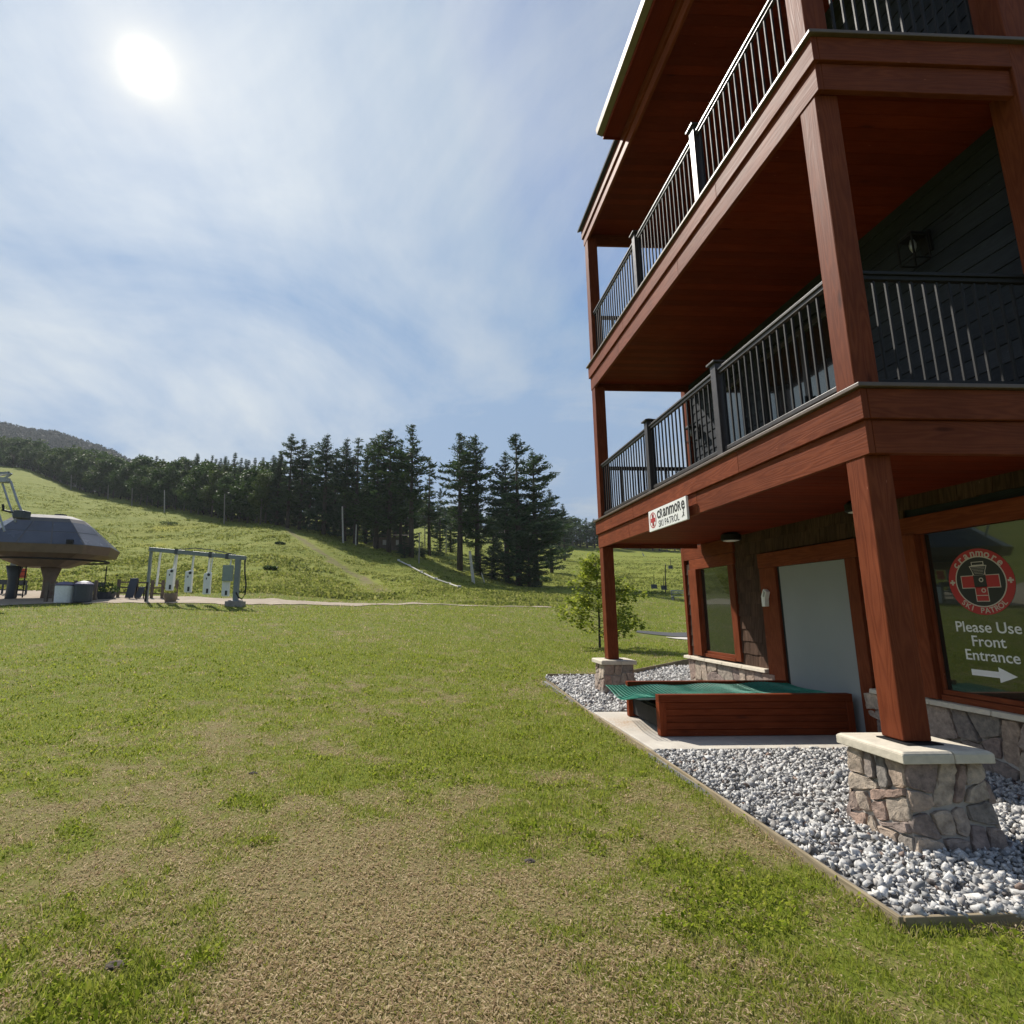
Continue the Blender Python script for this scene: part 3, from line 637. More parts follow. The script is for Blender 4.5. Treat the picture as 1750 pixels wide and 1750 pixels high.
def pier(x0, x1, y0, y1, zt, seed, cap):
    rnd = random.Random(seed); e = .05; z0 = -.06
    b = [(x0-e, y0-e), (x1+e, y0-e), (x1+e, y1+e), (x0-e, y1+e)]; tp = [(x0, y0), (x1, y0), (x1, y1), (x0, y1)]
    core = MB(); core.hexa([(*p, z0) for p in b]+[(*p, zt) for p in tp]); pr = P(core, 'stone_pier', 'mortar')
    st = MB()
    for i in range(4):
        B0, B1, T0, T1 = Vector((*b[i], z0)), Vector((*b[(i+1) % 4], z0)), Vector((*tp[i], zt)), Vector((*tp[(i+1) % 4], zt))
        w = (B1-B0).length; h = zt-z0; nrm = (B1-B0).cross(T0-B0).normalized(); ex = .02
        def fn(u, v, d, B0=B0, B1=B1, T0=T0, T1=T1, w=w, h=h, nrm=nrm):
            a = (u/w)*(1+2*ex/w)-ex/w; c = v/h; return B0.lerp(B1, a).lerp(T0.lerp(T1, a), c)+nrm*d
        stones(st, fn, w, h, 13+rnd.randint(0, 2), rnd, .024, .012)
    P(st, 'facing_stones', 'stone', parent=pr)
    cp = MB(); cx0, cx1, cy0, cy1 = cap; half = cx0+(cx1-cx0)*.56
    for a, c in ((cx0, half-.003), (half+.003, cx1)):
        n = 10; ring = []
        cp.hexa([(a, cy0, zt), (c, cy0, zt), (c, cy1, zt), (a, cy1, zt), (a, cy0, zt+.06), (c, cy0, zt+.06), (c, cy1, zt+.06), (a, cy1, zt+.06)])
        cp.hexa([(a+.0001, cy0, zt+.0601), (c-.0001, cy0, zt+.0601), (c-.0001, cy1, zt+.0601), (a+.0001, cy1, zt+.0601), (a+.02*(a == cx0), cy0+.02, zt+.075), (c-.02*(c == cx1), cy0+.02, zt+.075), (c-.02*(c == cx1), cy1-.02, zt+.075), (a+.02*(a == cx0), cy1-.02, zt+.075)])
    o = P(cp, 'pier_cap', 'limestone', .006, parent=pr)
    pl = MB(); pl.box((cx0+cx1)/2-.13, (cx0+cx1)/2+.13, (cy0+cy1)/2-.13, (cy0+cy1)/2+.13, zt+.076, zt+.084); P(pl, 'base_plate', 'black', parent=pr)
pier(3.16, 3.66, 3.72, 4.16, .555, 5, (3.09, 3.71, 3.64, 4.23)); pier(3.2, 3.68, 10.0, 10.46, .56, 8, (3.12, 3.76, 9.93, 10.53))
# decks, fascia boards, soffits
rnd0 = random.Random(4)
for zd, zs, zt in ((3.23, 2.77, 3.23), (6.43, 6.02, 6.43)):
    m = MB(); m.box(XF_-.035, 5.28, YN-.035, YE+.03, zd-.035, zd); P(m, 'deck', 'decking', .006)
    lo = zd-.54
    for nm, d, z0, z1 in (('fascia_board', 0.0, zd-.275, zd-.037), ('fascia_board', .03, lo, zd-.278)):
        m = MB(); x0 = XF_+d
        ya = YN+d+.0015
        for yb in (rnd0.uniform(5.2, 6.2) if d == 0 else 6.42, rnd0.uniform(8.3, 9.3), YE-d): m.box(x0, x0+.05, ya, yb-.0015, z0, z1, 0, 1); ya = yb+.0015
        P(m, nm, 'red', .004)
        m = MB(); m.box(x0+.052, 5.018, YN+d, YN+d+.05, z0, z1); P(m, nm, 'red', .006)
        m = MB(); m.box(x0+.052, 5.2, YE-d-.05, YE-d, z0, z1); P(m, nm, 'red', .006)
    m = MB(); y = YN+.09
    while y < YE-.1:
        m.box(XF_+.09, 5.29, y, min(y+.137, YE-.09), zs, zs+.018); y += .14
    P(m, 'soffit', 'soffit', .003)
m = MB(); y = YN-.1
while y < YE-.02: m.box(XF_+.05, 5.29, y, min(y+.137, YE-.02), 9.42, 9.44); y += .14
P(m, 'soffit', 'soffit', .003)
m = MB(); m.box(XF_-.0, XF_+.05, YN-.6, YE+.03, 9.34, 9.54); m.box(XF_+.03, XF_+.08, YN-.6, YE, 9.16, 9.337); P(m, 'eave_fascia', 'red', .006)
m = MB(); m.box(XF_+.085, 5.2, YE-.05, YE, 9.16, 9.54); P(m, 'eave_fascia', 'red', .006)
# projecting eave with gutter, and roof
m = MB(); y1 = 7.95
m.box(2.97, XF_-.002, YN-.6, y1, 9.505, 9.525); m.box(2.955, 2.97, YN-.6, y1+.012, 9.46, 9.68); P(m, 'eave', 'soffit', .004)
m = MB(); m.box(2.971, 3.3, y1, y1+.012, 9.46, 9.71); P(m, 'eave', 'soffit', .004)
m = MB(); m.hexa([(2.86, YN-.6, 9.56), (2.952, YN-.6, 9.52), (2.952, y1+.02, 9.52), (2.86, y1+.02, 9.56), (2.84, YN-.6, 9.65), (2.952, YN-.6, 9.65), (2.952, y1+.02, 9.65), (2.84, y1+.02, 9.65)]); P(m, 'gutter', 'gutter', .004)
m = MB(); m.hexa([(2.9, YN-.62, 9.70), (8.0, YN-.62, 12.6), (8.0, y1+.04, 12.6), (2.9, y1+.04, 9.70), (2.9, YN-.62, 9.75), (8.0, YN-.62, 12.66), (8.0, y1+.04, 12.66), (2.9, y1+.04, 9.75)])
m.hexa([(3.2, y1+.045, 9.56), (8.0, y1+.045, 11.6), (8.0, YE+.1, 11.6), (3.2, YE+.1, 9.56), (3.2, y1+.045, 9.61), (8.0, y1+.045, 11.66), (8.0, YE+.1, 11.66), (3.2, YE+.1, 9.61)]); P(m, 'roof', 'asphalt')
# upper walls: lap siding
OPEN = {1: [(6.0, 7.95, 3.3, 5.45), (8.45, 9.25, 4.05, 5.4)], 2: [(6.0, 7.95, 6.5, 8.65), (8.45, 9.25, 7.25, 8.6)]}
m = MB()
for fl, z0, z1 in ((1, 3.23, 6.03), (2, 6.43, 9.42)):
    z = z0; hh = .178
    while z < z1:
        zt = min(z+hh, z1); segs = [(4.0, 10.3)]
        for a, b, c, d in OPEN[fl]:
            if zt > c and z < d: segs = [s for s0, s1 in segs for s in ((s0, min(s1, a)), (max(s0, b), s1)) if s[1]-s[0] > .02]
        for a, b in segs:
            e = zt-z; m.hexa([(XW-.022, a, z), (XW+.02, a, z), (XW+.02, b, z), (XW-.022, b, z), (XW-.008, a, zt-.001), (XW+.02, a, zt-.001), (XW+.02, b, zt-.001), (XW-.008, b, zt-.001)], 0, 1)
        z += hh
P(m, 'siding', 'siding')
m = MB(); m.box(XW+.03, 12.0, 3.9, 10.35, 2.78, 12.2 if False else 9.6); m.box(XW+.03, 12, 3.9, 11.06, .0, 2.779); P(m, 'wall', 'siding')
m = MB(); z = 3.23
while z < 9.5: m.box(XW+.02, 12.0, 3.86, 3.895, z, z+.176); z += .178
P(m, 'siding', 'siding')
def glazing(y0, y1, z0, z1, mull, name, mat='newel', x=XW):
    m = MB(); w = .055
    m.box(x-.045, x+.02, y0, y1, z0, z0+w); m.box(x-.045, x+.02, y0, y1, z1-w, z1)
    ys = [y0+i*(y1-y0-w)/mull for i in range(mull+1)]
    for y in ys: m.box(x-.047, x+.02, y, y+w, z0+w+.0005, z1-w-.0005)
    fr = P(m, name, mat, .004)
    for a, b in zip(ys[:-1], ys[1:]):
        g = MB(); g.box(x-.012, x+.004, a+w, b, z0+w, z1-w); P(g, 'pane', 'glass', parent=fr)
    return fr
for fl in (1, 2):
    a, b, c, d = OPEN[fl][0]; fr = glazing(a, b, c, d, 2, 'sliding_door')
    hd = MB(); hd.bar((XW-.07, (a+b)/2-.02, c+.85), (XW-.07, (a+b)/2-.02, c+1.15), .03, .03); hd.box(XW-.07, XW-.046, (a+b)/2-.03, (a+b)/2-.01, c+.88, c+.9); hd.box(XW-.07, XW-.046, (a+b)/2-.03, (a+b)/2-.01, c+1.1, c+1.12); P(hd, 'door_handle', 'black', parent=fr)
    a, b, c, d = OPEN[fl][1]; glazing(a, b, c, d, 1, 'window')
# ground floor wall: shingles over a stone base
YG = 11.08
gopen = [(9.22, 10.74, .62, 2.50), (9.2, 11.2, 2.5, 3), (6.48, 8.45, -.2, 2.40), (4.0, 5.78, .62, 2.54)]
m = MB(); mc = MB(); z = .62; row = 0; rnd = random.Random(3)
while z < 2.77:
    zt = min(z+.2, 2.77); y = 4.0-rnd.random()*.12
    while y < YG-.11:
        w = rnd.choice((.1, .13, .16, .19, .22)); a, b = max(y, 4.0), min(y+w-.005, YG-.11); y += w
        if b-a < .015: continue
        segs = [(a, b)]
        for o0, o1, c, d in gopen:
            if zt > c+.01 and z < d-.01: segs = [s for s0, s1 in segs for s in ((s0, min(s1, o0)), (max(s0, o1), s1)) if s[1]-s[0] > .012]
        for a2, b2 in segs:
            j = rnd.uniform(-.006, .006); t = rnd.uniform(.018, .026)
            (mc if a2 > 10.6 and z > .6 else m).hexa([(XW-t, a2, z+j), (XW+.01, a2, z+j), (XW+.01, b2, z+j), (XW-t, b2, z+j), (XW-.006, a2, zt+.01), (XW+.01, a2, zt+.01), (XW+.01, b2, zt+.01), (XW-.006, b2, zt+.01)], 0, 2)
    z += .2
P(m, 'shingle_wall', 'shingle'); P(mc, 'shingle_wall', 'shingle')
m = MB(); m.box(XW-.05, XW+.1, YG-.1, YG, .62, 2.77); P(m, 'corner_board', 'red', .006)
rnd = random.Random(17)
for y0, y1, n in ((8.3, YG+.02, 24), (3.9, 6.6, 24)):
    m = MB(); m2 = MB(); m2.box(XW-.02, XW+.05, y0, y1, -.1, .575); P(m2, 'base_wall', 'mortar')
    w = y1-y0; stones(m, lambda u, v, d, y1=y1: Vector((XW-.02-d, y1-u, -.1+v)), w, .67, n, rnd, .04, .011); P(m, 'stone_base', 'stone')
m = MB(); m2 = MB(); m2.box(XW-.02, XW+.5, YG+.03, YG+.05, -.1, .575); stones(m, lambda u, v, d: Vector((XW+.6-u, YG+.05+d, -.1+v)), .6, .67, 6, rnd, .04, .011); P(m2, 'base_wall', 'mortar')
P(m, 'stone_base', 'stone')
for y0, y1 in ((8.46, YG+.08), (3.95, 6.47)):
    m = MB(); y = y0
    while y < y1-.05:
        e = min(y+.52+.12*random.random(), y1); 
        if y1-e < .25: e = y1
        m.hexa([(XW-.12, y+.003, .575), (XW+.02, y+.003, .575), (XW+.02, e-.003, .575), (XW-.12, e-.003, .575), (XW-.11, y+.003, .625), (XW+.02, y+.003, .635), (XW+.02, e-.003, .635), (XW-.11, e-.003, .625)]); y = e
    P(m, 'stone_sill', 'limestone', .008)
def bigwindow(y0, y1, z0, z1, tw=.17, twl=.17):
    m = MB(); x = XW
    m.box(x-.055, x+.02, y0-tw, y0, z0-.06, z1+.002); m.box(x-.1, x+.02, y1, y1+twl, z0-.06, z1+.002); m.box(x-.06, x+.02, y0-tw-.02, y1+twl+.02, z1+.004, z1+.2)
    m.box(x-.06, x+.02, y0, y1, z0-.07, z0-.01); m.box(x-.035, x+.02, y0+.002, y1-.002, z0-.008, z0+.04); m.box(x-.035, x+.02, y0+.002, y0+.04, z0+.042, z1); m.box(x-.035, x+.02, y1-.04, y1-.002, z0+.042, z1)
    fr = P(m, 'window', 'red', .005)
    g = MB(); g.box(x-.012, x+.004, y0+.04, y1-.04, z0+.042, z1-.001); P(g, 'pane', 'glass', parent=fr); return fr
w1 = bigwindow(9.36, 10.42, .73, 2.3, twl=.3); m = MB(); m.box(XW-.05, XW+.02, 9.15, YG-.102, 2.505, 2.765); P(m, 'frieze_board', 'red', .006); w2 = bigwindow(4.1, 5.6, .70, 2.33)
# door
m = MB(); m.box(XW-.06, XW+.04, 6.48, 6.664, .05, 2.17); m.box(XW-.06, XW+.04, 8.06, 8.45, .05, 2.17); m.box(XW-.062, XW+.04, 6.46, 8.47, 2.172, 2.4); fr = P(m, 'door', 'red', .006)
m = MB(); m.box(XW-.03, XW-.01, 6.666, 8.0, .05, 2.168); P(m, 'door_panel', 'doorpanel', parent=fr, bevel=.003)
m = MB(); m.box(XW-.02, XW+.03, 8.001, 8.058, .05, 2.168); P(m, 'rubber_seal', 'rubber', parent=fr)
# window decals
A = wallframe(XW-.0125, 0, 0); ec, ez, er = 5.05, 1.805, .315
def L(y): return -y
m = MB(); n = 48
plate(m, A, disc(L(ec), ez, .232), .001, .0016, 2); annulus(m, A, L(ec), ez, .24, er, .0012, 0); annulus(m, A, L(ec), ez, .232, .243, .002, 1)
for i, ch in enumerate('cranmore'):
    an = math.radians(90+52-i*104/7); puttext(m, A, ch, .1, L(ec)+.272*math.cos(an), ez+.272*math.sin(an), 1, an-math.pi/2, z=.0016, offset=.002, sx=1.0); 
for i, ch in enumerate('SKI PATROL'):
    an = math.radians(270-44+i*88/9)
    if ch != ' ': puttext(m, A, ch, .072, L(ec)+.277*math.cos(an), ez+.277*math.sin(an), 1, an+math.pi/2, z=.0016, offset=.001)
for sx in (-1, 1):
    cxx = L(ec)+sx*.277; plate(m, A, rect(cxx-.026, cxx+.026, ez-.009, ez+.009), .0013, .0022, 1); plate(m, A, rect(cxx-.009, cxx+.009, ez-.026, ez+.026), .0013, .0023, 1)
for (x0, x1, y0, y1) in ((-.185, .185, -.062, .062), (-.062, .062, -.19, .11)):
    plate(m, A, rect(L(ec)+x0, L(ec)+x1, ez+y0, ez+y1), .002, .0024, 1); 
for (x0, x1, y0, y1) in ((-.178, .178, -.055, .055), (-.055, .055, -.183, .1)):
    plate(m, A, rect(L(ec)+x0, L(ec)+x1, ez+y0, ez+y1), .0024, .0028, 0)
plate(m, A, rect(L(ec)-.06, L(ec)+.06, ez-.05, ez+.06), .0028, .003, 2)
plate(m, A, [(L(ec)-.05, ez+.06), (L(ec)+.05, ez+.06), (L(ec)+.085, ez+.15), (L(ec)+.06, ez+.155), (L(ec)+.06, ez+.19), (L(ec)-.06, ez+.19), (L(ec)-.06, ez+.155), (L(ec)-.085, ez+.15)], .003, .0034, 1)
plate(m, A, [(L(ec)-.045, ez+.062), (L(ec)+.045, ez+.062), (L(ec)+.075, ez+.143), (L(ec)-.075, ez+.143)], .0034, .0038, 2)
plate(m, A, rect(L(ec)-.052, L(ec)+.052, ez+.16, ez+.183), .0034, .0038, 2)
for i in range(5): plate(m, A, rect(L(ec)-.04-.006*i, L(ec)+.04+.006*i, ez+.075+.014*i, ez+.078+.014*i), .0038, .004, 1)
for dy, dx in ((-.085, .02), (.015, .012)):
    annulus(m, A, L(ec)+dx, ez+dy, .012, .022, .0032, 1, 20)
plate(m, A, rect(L(ec)-.056, L(ec)+.056, ez-.135, ez-.128), .0028, .0032, 1)
P(m, 'emblem_decal', ['red_ink', 'cream', 'ink'], parent=w2)
m = MB()
for body, yy, zz in (('Please Use', 5.065, 1.37), ('Front', 5.075, 1.237), ('Entrance', 5.065, 1.105)):
    puttext(m, A, body, .143, L(yy), zz, 0, offset=.0012)
P(m, 'lettering_decal', 'whitevinyl', parent=w2)
m = MB(); a0, a1, zc = -5.28, -4.86, .945
plate(m, A, [(a0, zc-.028), (a1-.16, zc-.028), (a1-.16, zc-.07), (a1, zc), (a1-.16, zc+.07), (a1-.16, zc+.028), (a0, zc+.028)], .0005, .001); P(m, 'arrow_decal', 'whitevinyl', parent=w2)
# railings
BAL = []
def rail_section(p, q, zd, ax):
    # p,q: end points (x,y) along the rail line
    m = MB(); a = Vector((*p, 0)); b = Vector((*q, 0)); d = (b-a); n = max(2, round(d.length/.112)); up = Vector((0, 0, 1))
    m.bar(a+up*(zd+1.045), b+up*(zd+1.045), .075, .03); m.bar(a+up*(zd+1.012), b+up*(zd+1.012), .042, .04)
    r = P(m, 'railing', 'newel' if ax == 'f' else 'black', .005); m = MB(); m.bar(a+up*(zd+.095), b+up*(zd+.095), .05, .045)
    for t in (.33, .67): c = a.lerp(b, t); m.box(c.x-.02, c.x+.02, c.y-.02, c.y+.02, zd+.001, zd+.075)
    P(m, 'bottom_rail', 'newel' if ax == 'f' else 'black', .005, parent=r)
    for i in range(n):
        c = a.lerp(b, (i+.5)/n); BAL.append((c.x, c.y, zd, r))
XR, YR, YRE = 3.37, 3.97, 10.24
for zd in (3.23, 6.43):
    ps = [4.05, 5.80, 5.91, 7.79, 7.90, 10.1]
    for i in (0, 2, 4): rail_section((XR, ps[i]), (XR, ps[i+1]), zd, 'f')
    rail_section((3.505, YR), (5.018, YR), zd, 'e'); rail_section((3.505, YRE), (5.2, YRE), zd, 'e')
    for yc in (5.855, 7.845):
        m = MB(); m.box(XR-.055, XR+.055, yc-.055, yc+.055, zd+.001, zd+1.13); nw = P(m, 'newel_post', 'newel', .004)
        m = MB(); w = .085; m.box(XR-w, XR+w, yc-w, yc+w, zd+1.131, zd+1.155); m.hexa([(XR-.07, yc-.07, zd+1.156), (XR+.07, yc-.07, zd+1.156), (XR+.07, yc+.07, zd+1.156), (XR-.07, yc+.07, zd+1.156), (XR-.02, yc-.02, zd+1.185), (XR+.02, yc-.02, zd+1.185), (XR+.02, yc+.02, zd+1.185), (XR-.02, yc+.02, zd+1.185)])
        P(m, 'post_cap', 'newel', .004, parent=nw)
BAL.sort(key=lambda b: b[0]**2+b[1]**2+(b[2]+.5-H)**2); rest = MB(); bw = .0095
for i, (x, y, zd, r) in enumerate(BAL):
    if i < 100:
        m = MB(); m.box(x-bw, x+bw, y-bw, y+bw, zd+.118, zd+.988); P(m, 'baluster', 'black', .003, parent=r)
    else: rest.box(x-bw, x+bw, y-bw, y+bw, zd+.118, zd+.988)
tag(P(rest, 'balusters', 'black'), kind='stuff')

# ------------------------------------------------------------------ things fixed to the lodge
sg = empty('wall_sign', (3.2, 7.09, 2.79), 'white ski patrol sign with red cross on the lower balcony beam', 'sign')
m = MB(); B = wallframe(3.2, 7.09, 2.785)
plate(m, B, rect(-.58, .58, -.15, .145), -.03, 0); P(m, 'sign_board', 'white', .003, parent=sg)
m = MB(); annulus(m, B, -.43, 0, .098, .112, .002, 0, 40); plate(m, B, rect(-.505, -.355, -.028, .028), .001, .003, 0); plate(m, B, rect(-.455, -.405, -.028, .028), .003, .0034, 0)
for y0, y1 in ((.03, .085), (-.085, -.03)): plate(m, B, rect(-.458, -.402, y0, y1), .001, .003, 0)
for yc in (.05, -.06): plate(m, B, disc(-.43, yc, .014, 12), .0035, .004, 1)
P(m, 'cross_emblem', ['red_ink', 'ink'], parent=sg)
m = MB(); x = -.285
for ch, hh, w in (('c', .115, .085), ('R', .125, .085), ('a', .115, .085), ('n', .115, .085), ('m', .115, .135), ('o', .115, .09), ('R', .125, .085), ('e', .115, .09)):
    puttext(m, B, ch, .2, x+w/2, .05+(hh-.115)/2, 0, fit=(w, hh), offset=.004, extrude=.002); x += w+.012
puttext(m, B, 'SKI PATROL', .115, .06, -.08, 0, fit=(.62, .09), offset=.0, extrude=.002)
plate(m, B, [(.44, -.1), (.5, -.085), (.53, -.1), (.5, -.075), (.505, -.05), (.49, -.03), (.478, -.045), (.488, -.07), (.455, -.09)], .001, .003); plate(m, B, disc(.5, -.02, .01, 10), .001, .003)
P(m, 'sign_lettering', 'ink', parent=sg)
def lantern(x, y, z, label):
    r = empty('wall_lantern', (x, y, z), label, 'lantern', 'black box lanterns on the balcony wall')
    m = MB(); m.box(x-.02, x, y-.06, y+.06, z-.1, z+.14); m.bar((x-.02, y, z+.1), (x-.16, y, z+.1), .03, .03); P(m, 'bracket', 'black', parent=r)
    m = MB(); c = x-.16; w = .085
    m.box(c-w, c+w, y-w, y+w, z+.06, z+.085); m.hexa([(c-w, y-w, z+.086), (c+w, y-w, z+.086), (c+w, y+w, z+.086), (c-w, y+w, z+.086), (c-.03, y-.03, z+.14), (c+.03, y-.03, z+.14), (c+.03, y+.03, z+.14), (c-.03, y+.03, z+.14)])
    for sx in (-1, 1):
        for sy in (-1, 1): m.box(c+sx*w-.007, c+sx*w+.007, y+sy*w-.007, y+sy*w+.007, z-.2, z+.06)
        m.box(c-w, c+w, y+sx*w-.006, y+sx*w+.006, z-.212, z-.2); m.box(c+sx*w-.006, c+sx*w+.006, y-w+.007, y+w-.007, z-.2115, z-.2005)
    P(m, 'cage', 'black', parent=r)
    m = MB(); m.lathe((c, y, z-.09), [(.012, 0), (.03, .05), (.032, .09), (.015, .145)], 12); P(m, 'bulb', 'galv', parent=r, smooth=True)
lantern(XW-.022, 10.0, 4.95, 'black box lantern at the far end of the middle balcony wall'); lantern(XW-.022, 5.0, 5.35, 'black box lantern in the dark near end of the middle balcony')
def downlight(x, y, label):
    r = empty('ceiling_light', (x, y, 2.77), label, 'ceiling light', 'round black lights under the lower balcony')
    m = MB(); m.lathe((x, y, 2.64), [(.13, .0), (.15, .015), (.15, .09), (.1, .128)], 24); P(m, 'housing', 'black', parent=r, smooth=False)
    m = MB(); m.lathe((x, y, 2.63), [(.08, 0), (.12, .0095)], 24); P(m, 'lens', 'white', parent=r)
downlight(4.95, 8.65, 'round black ceiling light above the narrow ground floor window'); downlight(4.95, 5.95, 'round black ceiling light beside the near column under the balcony')
kp = empty('wall_box', (XW-.06, 8.3, 1.72), 'small white angled box on the door frame', 'box')
m = MB(); W = wallframe(XW-.061, 8.3, 1.72); plate(m, W, [(-.05, -.14), (.03, -.14), (.04, -.02), (.085, .08), (.02, .13), (-.05, .02)], 0, .07); P(m, 'case', 'white', .008, parent=kp)
m = MB(); plate(m, W, [(.0, .015), (.03, .0), (.065, .075), (.03, .1)], .0705, .074); P(m, 'keypad', 'galv', parent=kp)
# ramp
rp = empty('ramp', (4.0, 7.35, .045), 'low red timber ramp with green netting leading to the grey door', 'ramp')
def panel(y0, y1, x0, x1, z1, name):
    m = MB(); z0 = .05; n = 5; w = .085
    m.box(x0, x1, y0, y1, z1-w, z1, 0, 0); m.box(x0, x0+w, y0, y1, z0, z1-w-.001, 0, 2); m.box(x1-w, x1, y0, y1, z0, z1-w-.001, 0, 2)
    h = (z1-w-z0)/n
    for i in range(n): m.box(x0+w+.001, x1-w-.001, y0+.008, y1-.008, z0+i*h, z0+(i+1)*h-.003, 0, 0)
    return P(m, name, 'redplank', .006, parent=rp)
panel(6.74, 6.84, 2.79, 5.19, .525, 'side_panel'); panel(7.96, 8.05, 2.86, 5.19, .525, 'side_panel')
m = MB()
for i in range(6): m.box(2.95+i*.42, 3.0+i*.42, 6.86, 7.94, .2, .33, 0, 1)
m.box(2.92, 2.96, 6.845, 7.955, .09, .3, 0, 1); P(m, 'joist', 'dark', parent=rp)
def netting():
    m = MB(); nx, ny = 56, 26
    def q(u, v):
        x = 2.52+.35*v*0+u*(5.18-2.52); y = 6.86+v*(8.02-6.86)+(1-u)**3*.05
        x += .12*(v-.5)*(1-u)
        z = .475+.012*math.sin(u*21+v*3)+.02*(vnoise(u*9, v*5, 1.0, 8)-.5)-.03*math.sin(math.pi*v)-.06*max(0, .1-u)*10*(.6+.4*math.sin(v*5))+.03*u
        return Vector((x, y, float(z)))
    for i in range(nx+1): m.tube([q(i/nx, j/8) for j in range(9)], .0048, 4, cap=False)
    for j in range(ny+1): m.tube([q(i/14, j/ny) for i in range(15)], .0048, 4, cap=False)
    P(m, 'netting', 'net', parent=rp)
    s = MB(); 
    V = [[q(.06+.94*i/14, j/6)-Vector((0, 0, .03)) for j in range(7)] for i in range(15)]
    s.add([p for r in V for p in r], [(i*7+j, (i+1)*7+j, (i+1)*7+j+1, i*7+j+1) for i in range(14) for j in range(6)]); P(s, 'ramp_deck', simple('dark green mat', (.004, .03, .022), .7), parent=rp)
netting()

# ------------------------------------------------------------------ lift terminal and things on the left
D = 36.0
def at(x, y, f=D): return Vector(atF(x, y, f))
tb = at(70, 1028, 38); tz = Tz(tb.x, tb.y)+.03
lt = empty('lift_terminal', (tb.x, tb.y, tz), 'brown and smoky blue chairlift terminal on two pylons at the slope foot', 'lift station')
axx = Vector((math.cos(math.radians(20)), math.sin(math.radians(20)), 0)); ayy = Vector((-axx.y, axx.x, 0)); c0 = Vector((tb.x, tb.y, tz))
def ring(a, b, ch, z): return [c0+axx*x+ayy*y+Vector((0, 0, z)) for x, y in ((a-ch, -b), (a, -b+ch), (a, b-ch), (a-ch, b), (-a+ch, b), (-a, b-ch), (-a, -b+ch), (-a+ch, -b))]
def loft(r0, r1, mats=0):
    m = MB(); n = len(r0); m.add(r0+r1, [(i, (i+1) % n, n+(i+1) % n, n+i) for i in range(n)], mats); return m
zr = 3.05
r_skirtb, r_rim, r_top, r_cap = ring(3.95, 2.95, 1.3, zr-.15), ring(4.15, 3.1, 1.35, zr+.4), ring(2.1, 1.45, .7, zr+2.35), ring(1.3, .75, .4, zr+2.65)
m = loft(r_skirtb, r_rim); m.add(r_rim, [tuple(range(8))]) if False else None; P(m, 'skirt', 'shellbrown', .03, parent=lt)
roof = MB(); ua, ub = r_rim, r_top
for i in range(8):
    a, b, c, d = ua[i], ua[(i+1) % 8], ub[(i+1) % 8], ub[i]; nd = 3 if (b-a).length > 3.5 else (2 if (b-a).length > 2.4 else 1); nrm = (b-a).cross(d-a).normalized()
    for k in range(nd):
        for v0, v1 in ((.0, .46), (.46, .86)):
            q = [a.lerp(b, k/nd).lerp(d.lerp(c, k/nd), v0), a.lerp(b, (k+1)/nd).lerp(d.lerp(c, (k+1)/nd), v0), a.lerp(b, (k+1)/nd).lerp(d.lerp(c, (k+1)/nd), v1), a.lerp(b, k/nd).lerp(d.lerp(c, k/nd), v1)]
            cen = sum(q, Vector())/4; qs = [p.lerp(cen, .05) for p in q]; roof.hexa([p-nrm*.05 for p in qs]+[p+nrm*.012 for p in qs], 0)
P(roof, 'roof_panels', 'shellglass', parent=lt)
fr = loft(r_rim, r_top); n8 = 8; fr.add(r_top+r_cap, [(i, (i+1) % 8, 8+(i+1) % 8, 8+i) for i in range(8)]); fr.add(r_cap, [tuple(range(8))]); P(fr, 'shell', 'shellframe', parent=lt)
m = MB(); m.box(c0.x+.3, c0.x+.9, c0.y-.2, c0.y+.2, zr+2.651+tz, zr+2.8+tz); P(m, 'roof_vent', 'shellframe', parent=lt)
und = loft(ring(1.3, 1.0, .4, zr-.95), ring(3.3, 2.3, 1.0, zr-.1)); und.add(ring(3.3, 2.3, 1.0, zr-.1)+r_skirtb, [(i, (i+1) % 8, 8+(i+1) % 8, 8+i) for i in range(8)]); und.add(ring(1.3, 1.0, .4, zr-.95), [tuple(range(8))[::-1]]); P(und, 'underside', 'shellbrown', parent=lt)
for dx, col, w in ((.35, 'shellbrown', .48), (-1.75, 'bindark', .36)):
    m = MB(); c = c0+axx*dx
    m.lathe((c.x, c.y, tz-.3), [(w*.95, 0), (w*.8, .9), (w*.8, 1.6), (w*1.35, 2.45)], 12); P(m, 'pylon', col, parent=lt, smooth=True)
m = MB(); lad = c0+axx*-1.15-ayy*.4
for s in (-.2, .2): m.bar((lad.x+s, lad.y, tz), (lad.x+s, lad.y, tz+2.2), .06, .06)
for i in range(7): m.bar((lad.x-.2, lad.y, tz+.25+i*.3), (lad.x+.2, lad.y, tz+.25+i*.3), .04, .04)
P(m, 'ladder', 'black', parent=lt)
m = MB(); g = [c0+axx*4.4*math.cos(t)*.86+ayy*3.2*math.sin(t)*.8+Vector((0, 0, 2.55)) for t in np.linspace(-2.2, 1.2, 18)]; m.tube(g, .07, 6); g2 = [g[-1], g[-1]+axx*.4+Vector((0, 0, .4)), g[-1]+axx*.3+Vector((0, 0, .7))]; m.tube(g2, .06, 6); P(m, 'guide_rail', 'black', parent=lt)
m = MB(); q = c0-ayy*3.06+axx*2.0+Vector((0, 0, zr+.5)); m.box(q.x-.18, q.x+.18, q.y-.2, q.y+.02, q.z-.05, q.z+.22); P(m, 'camera_box', 'black', parent=lt)
def drape(v): return Vector((v.x, v.y, Tz(v.x, v.y)))
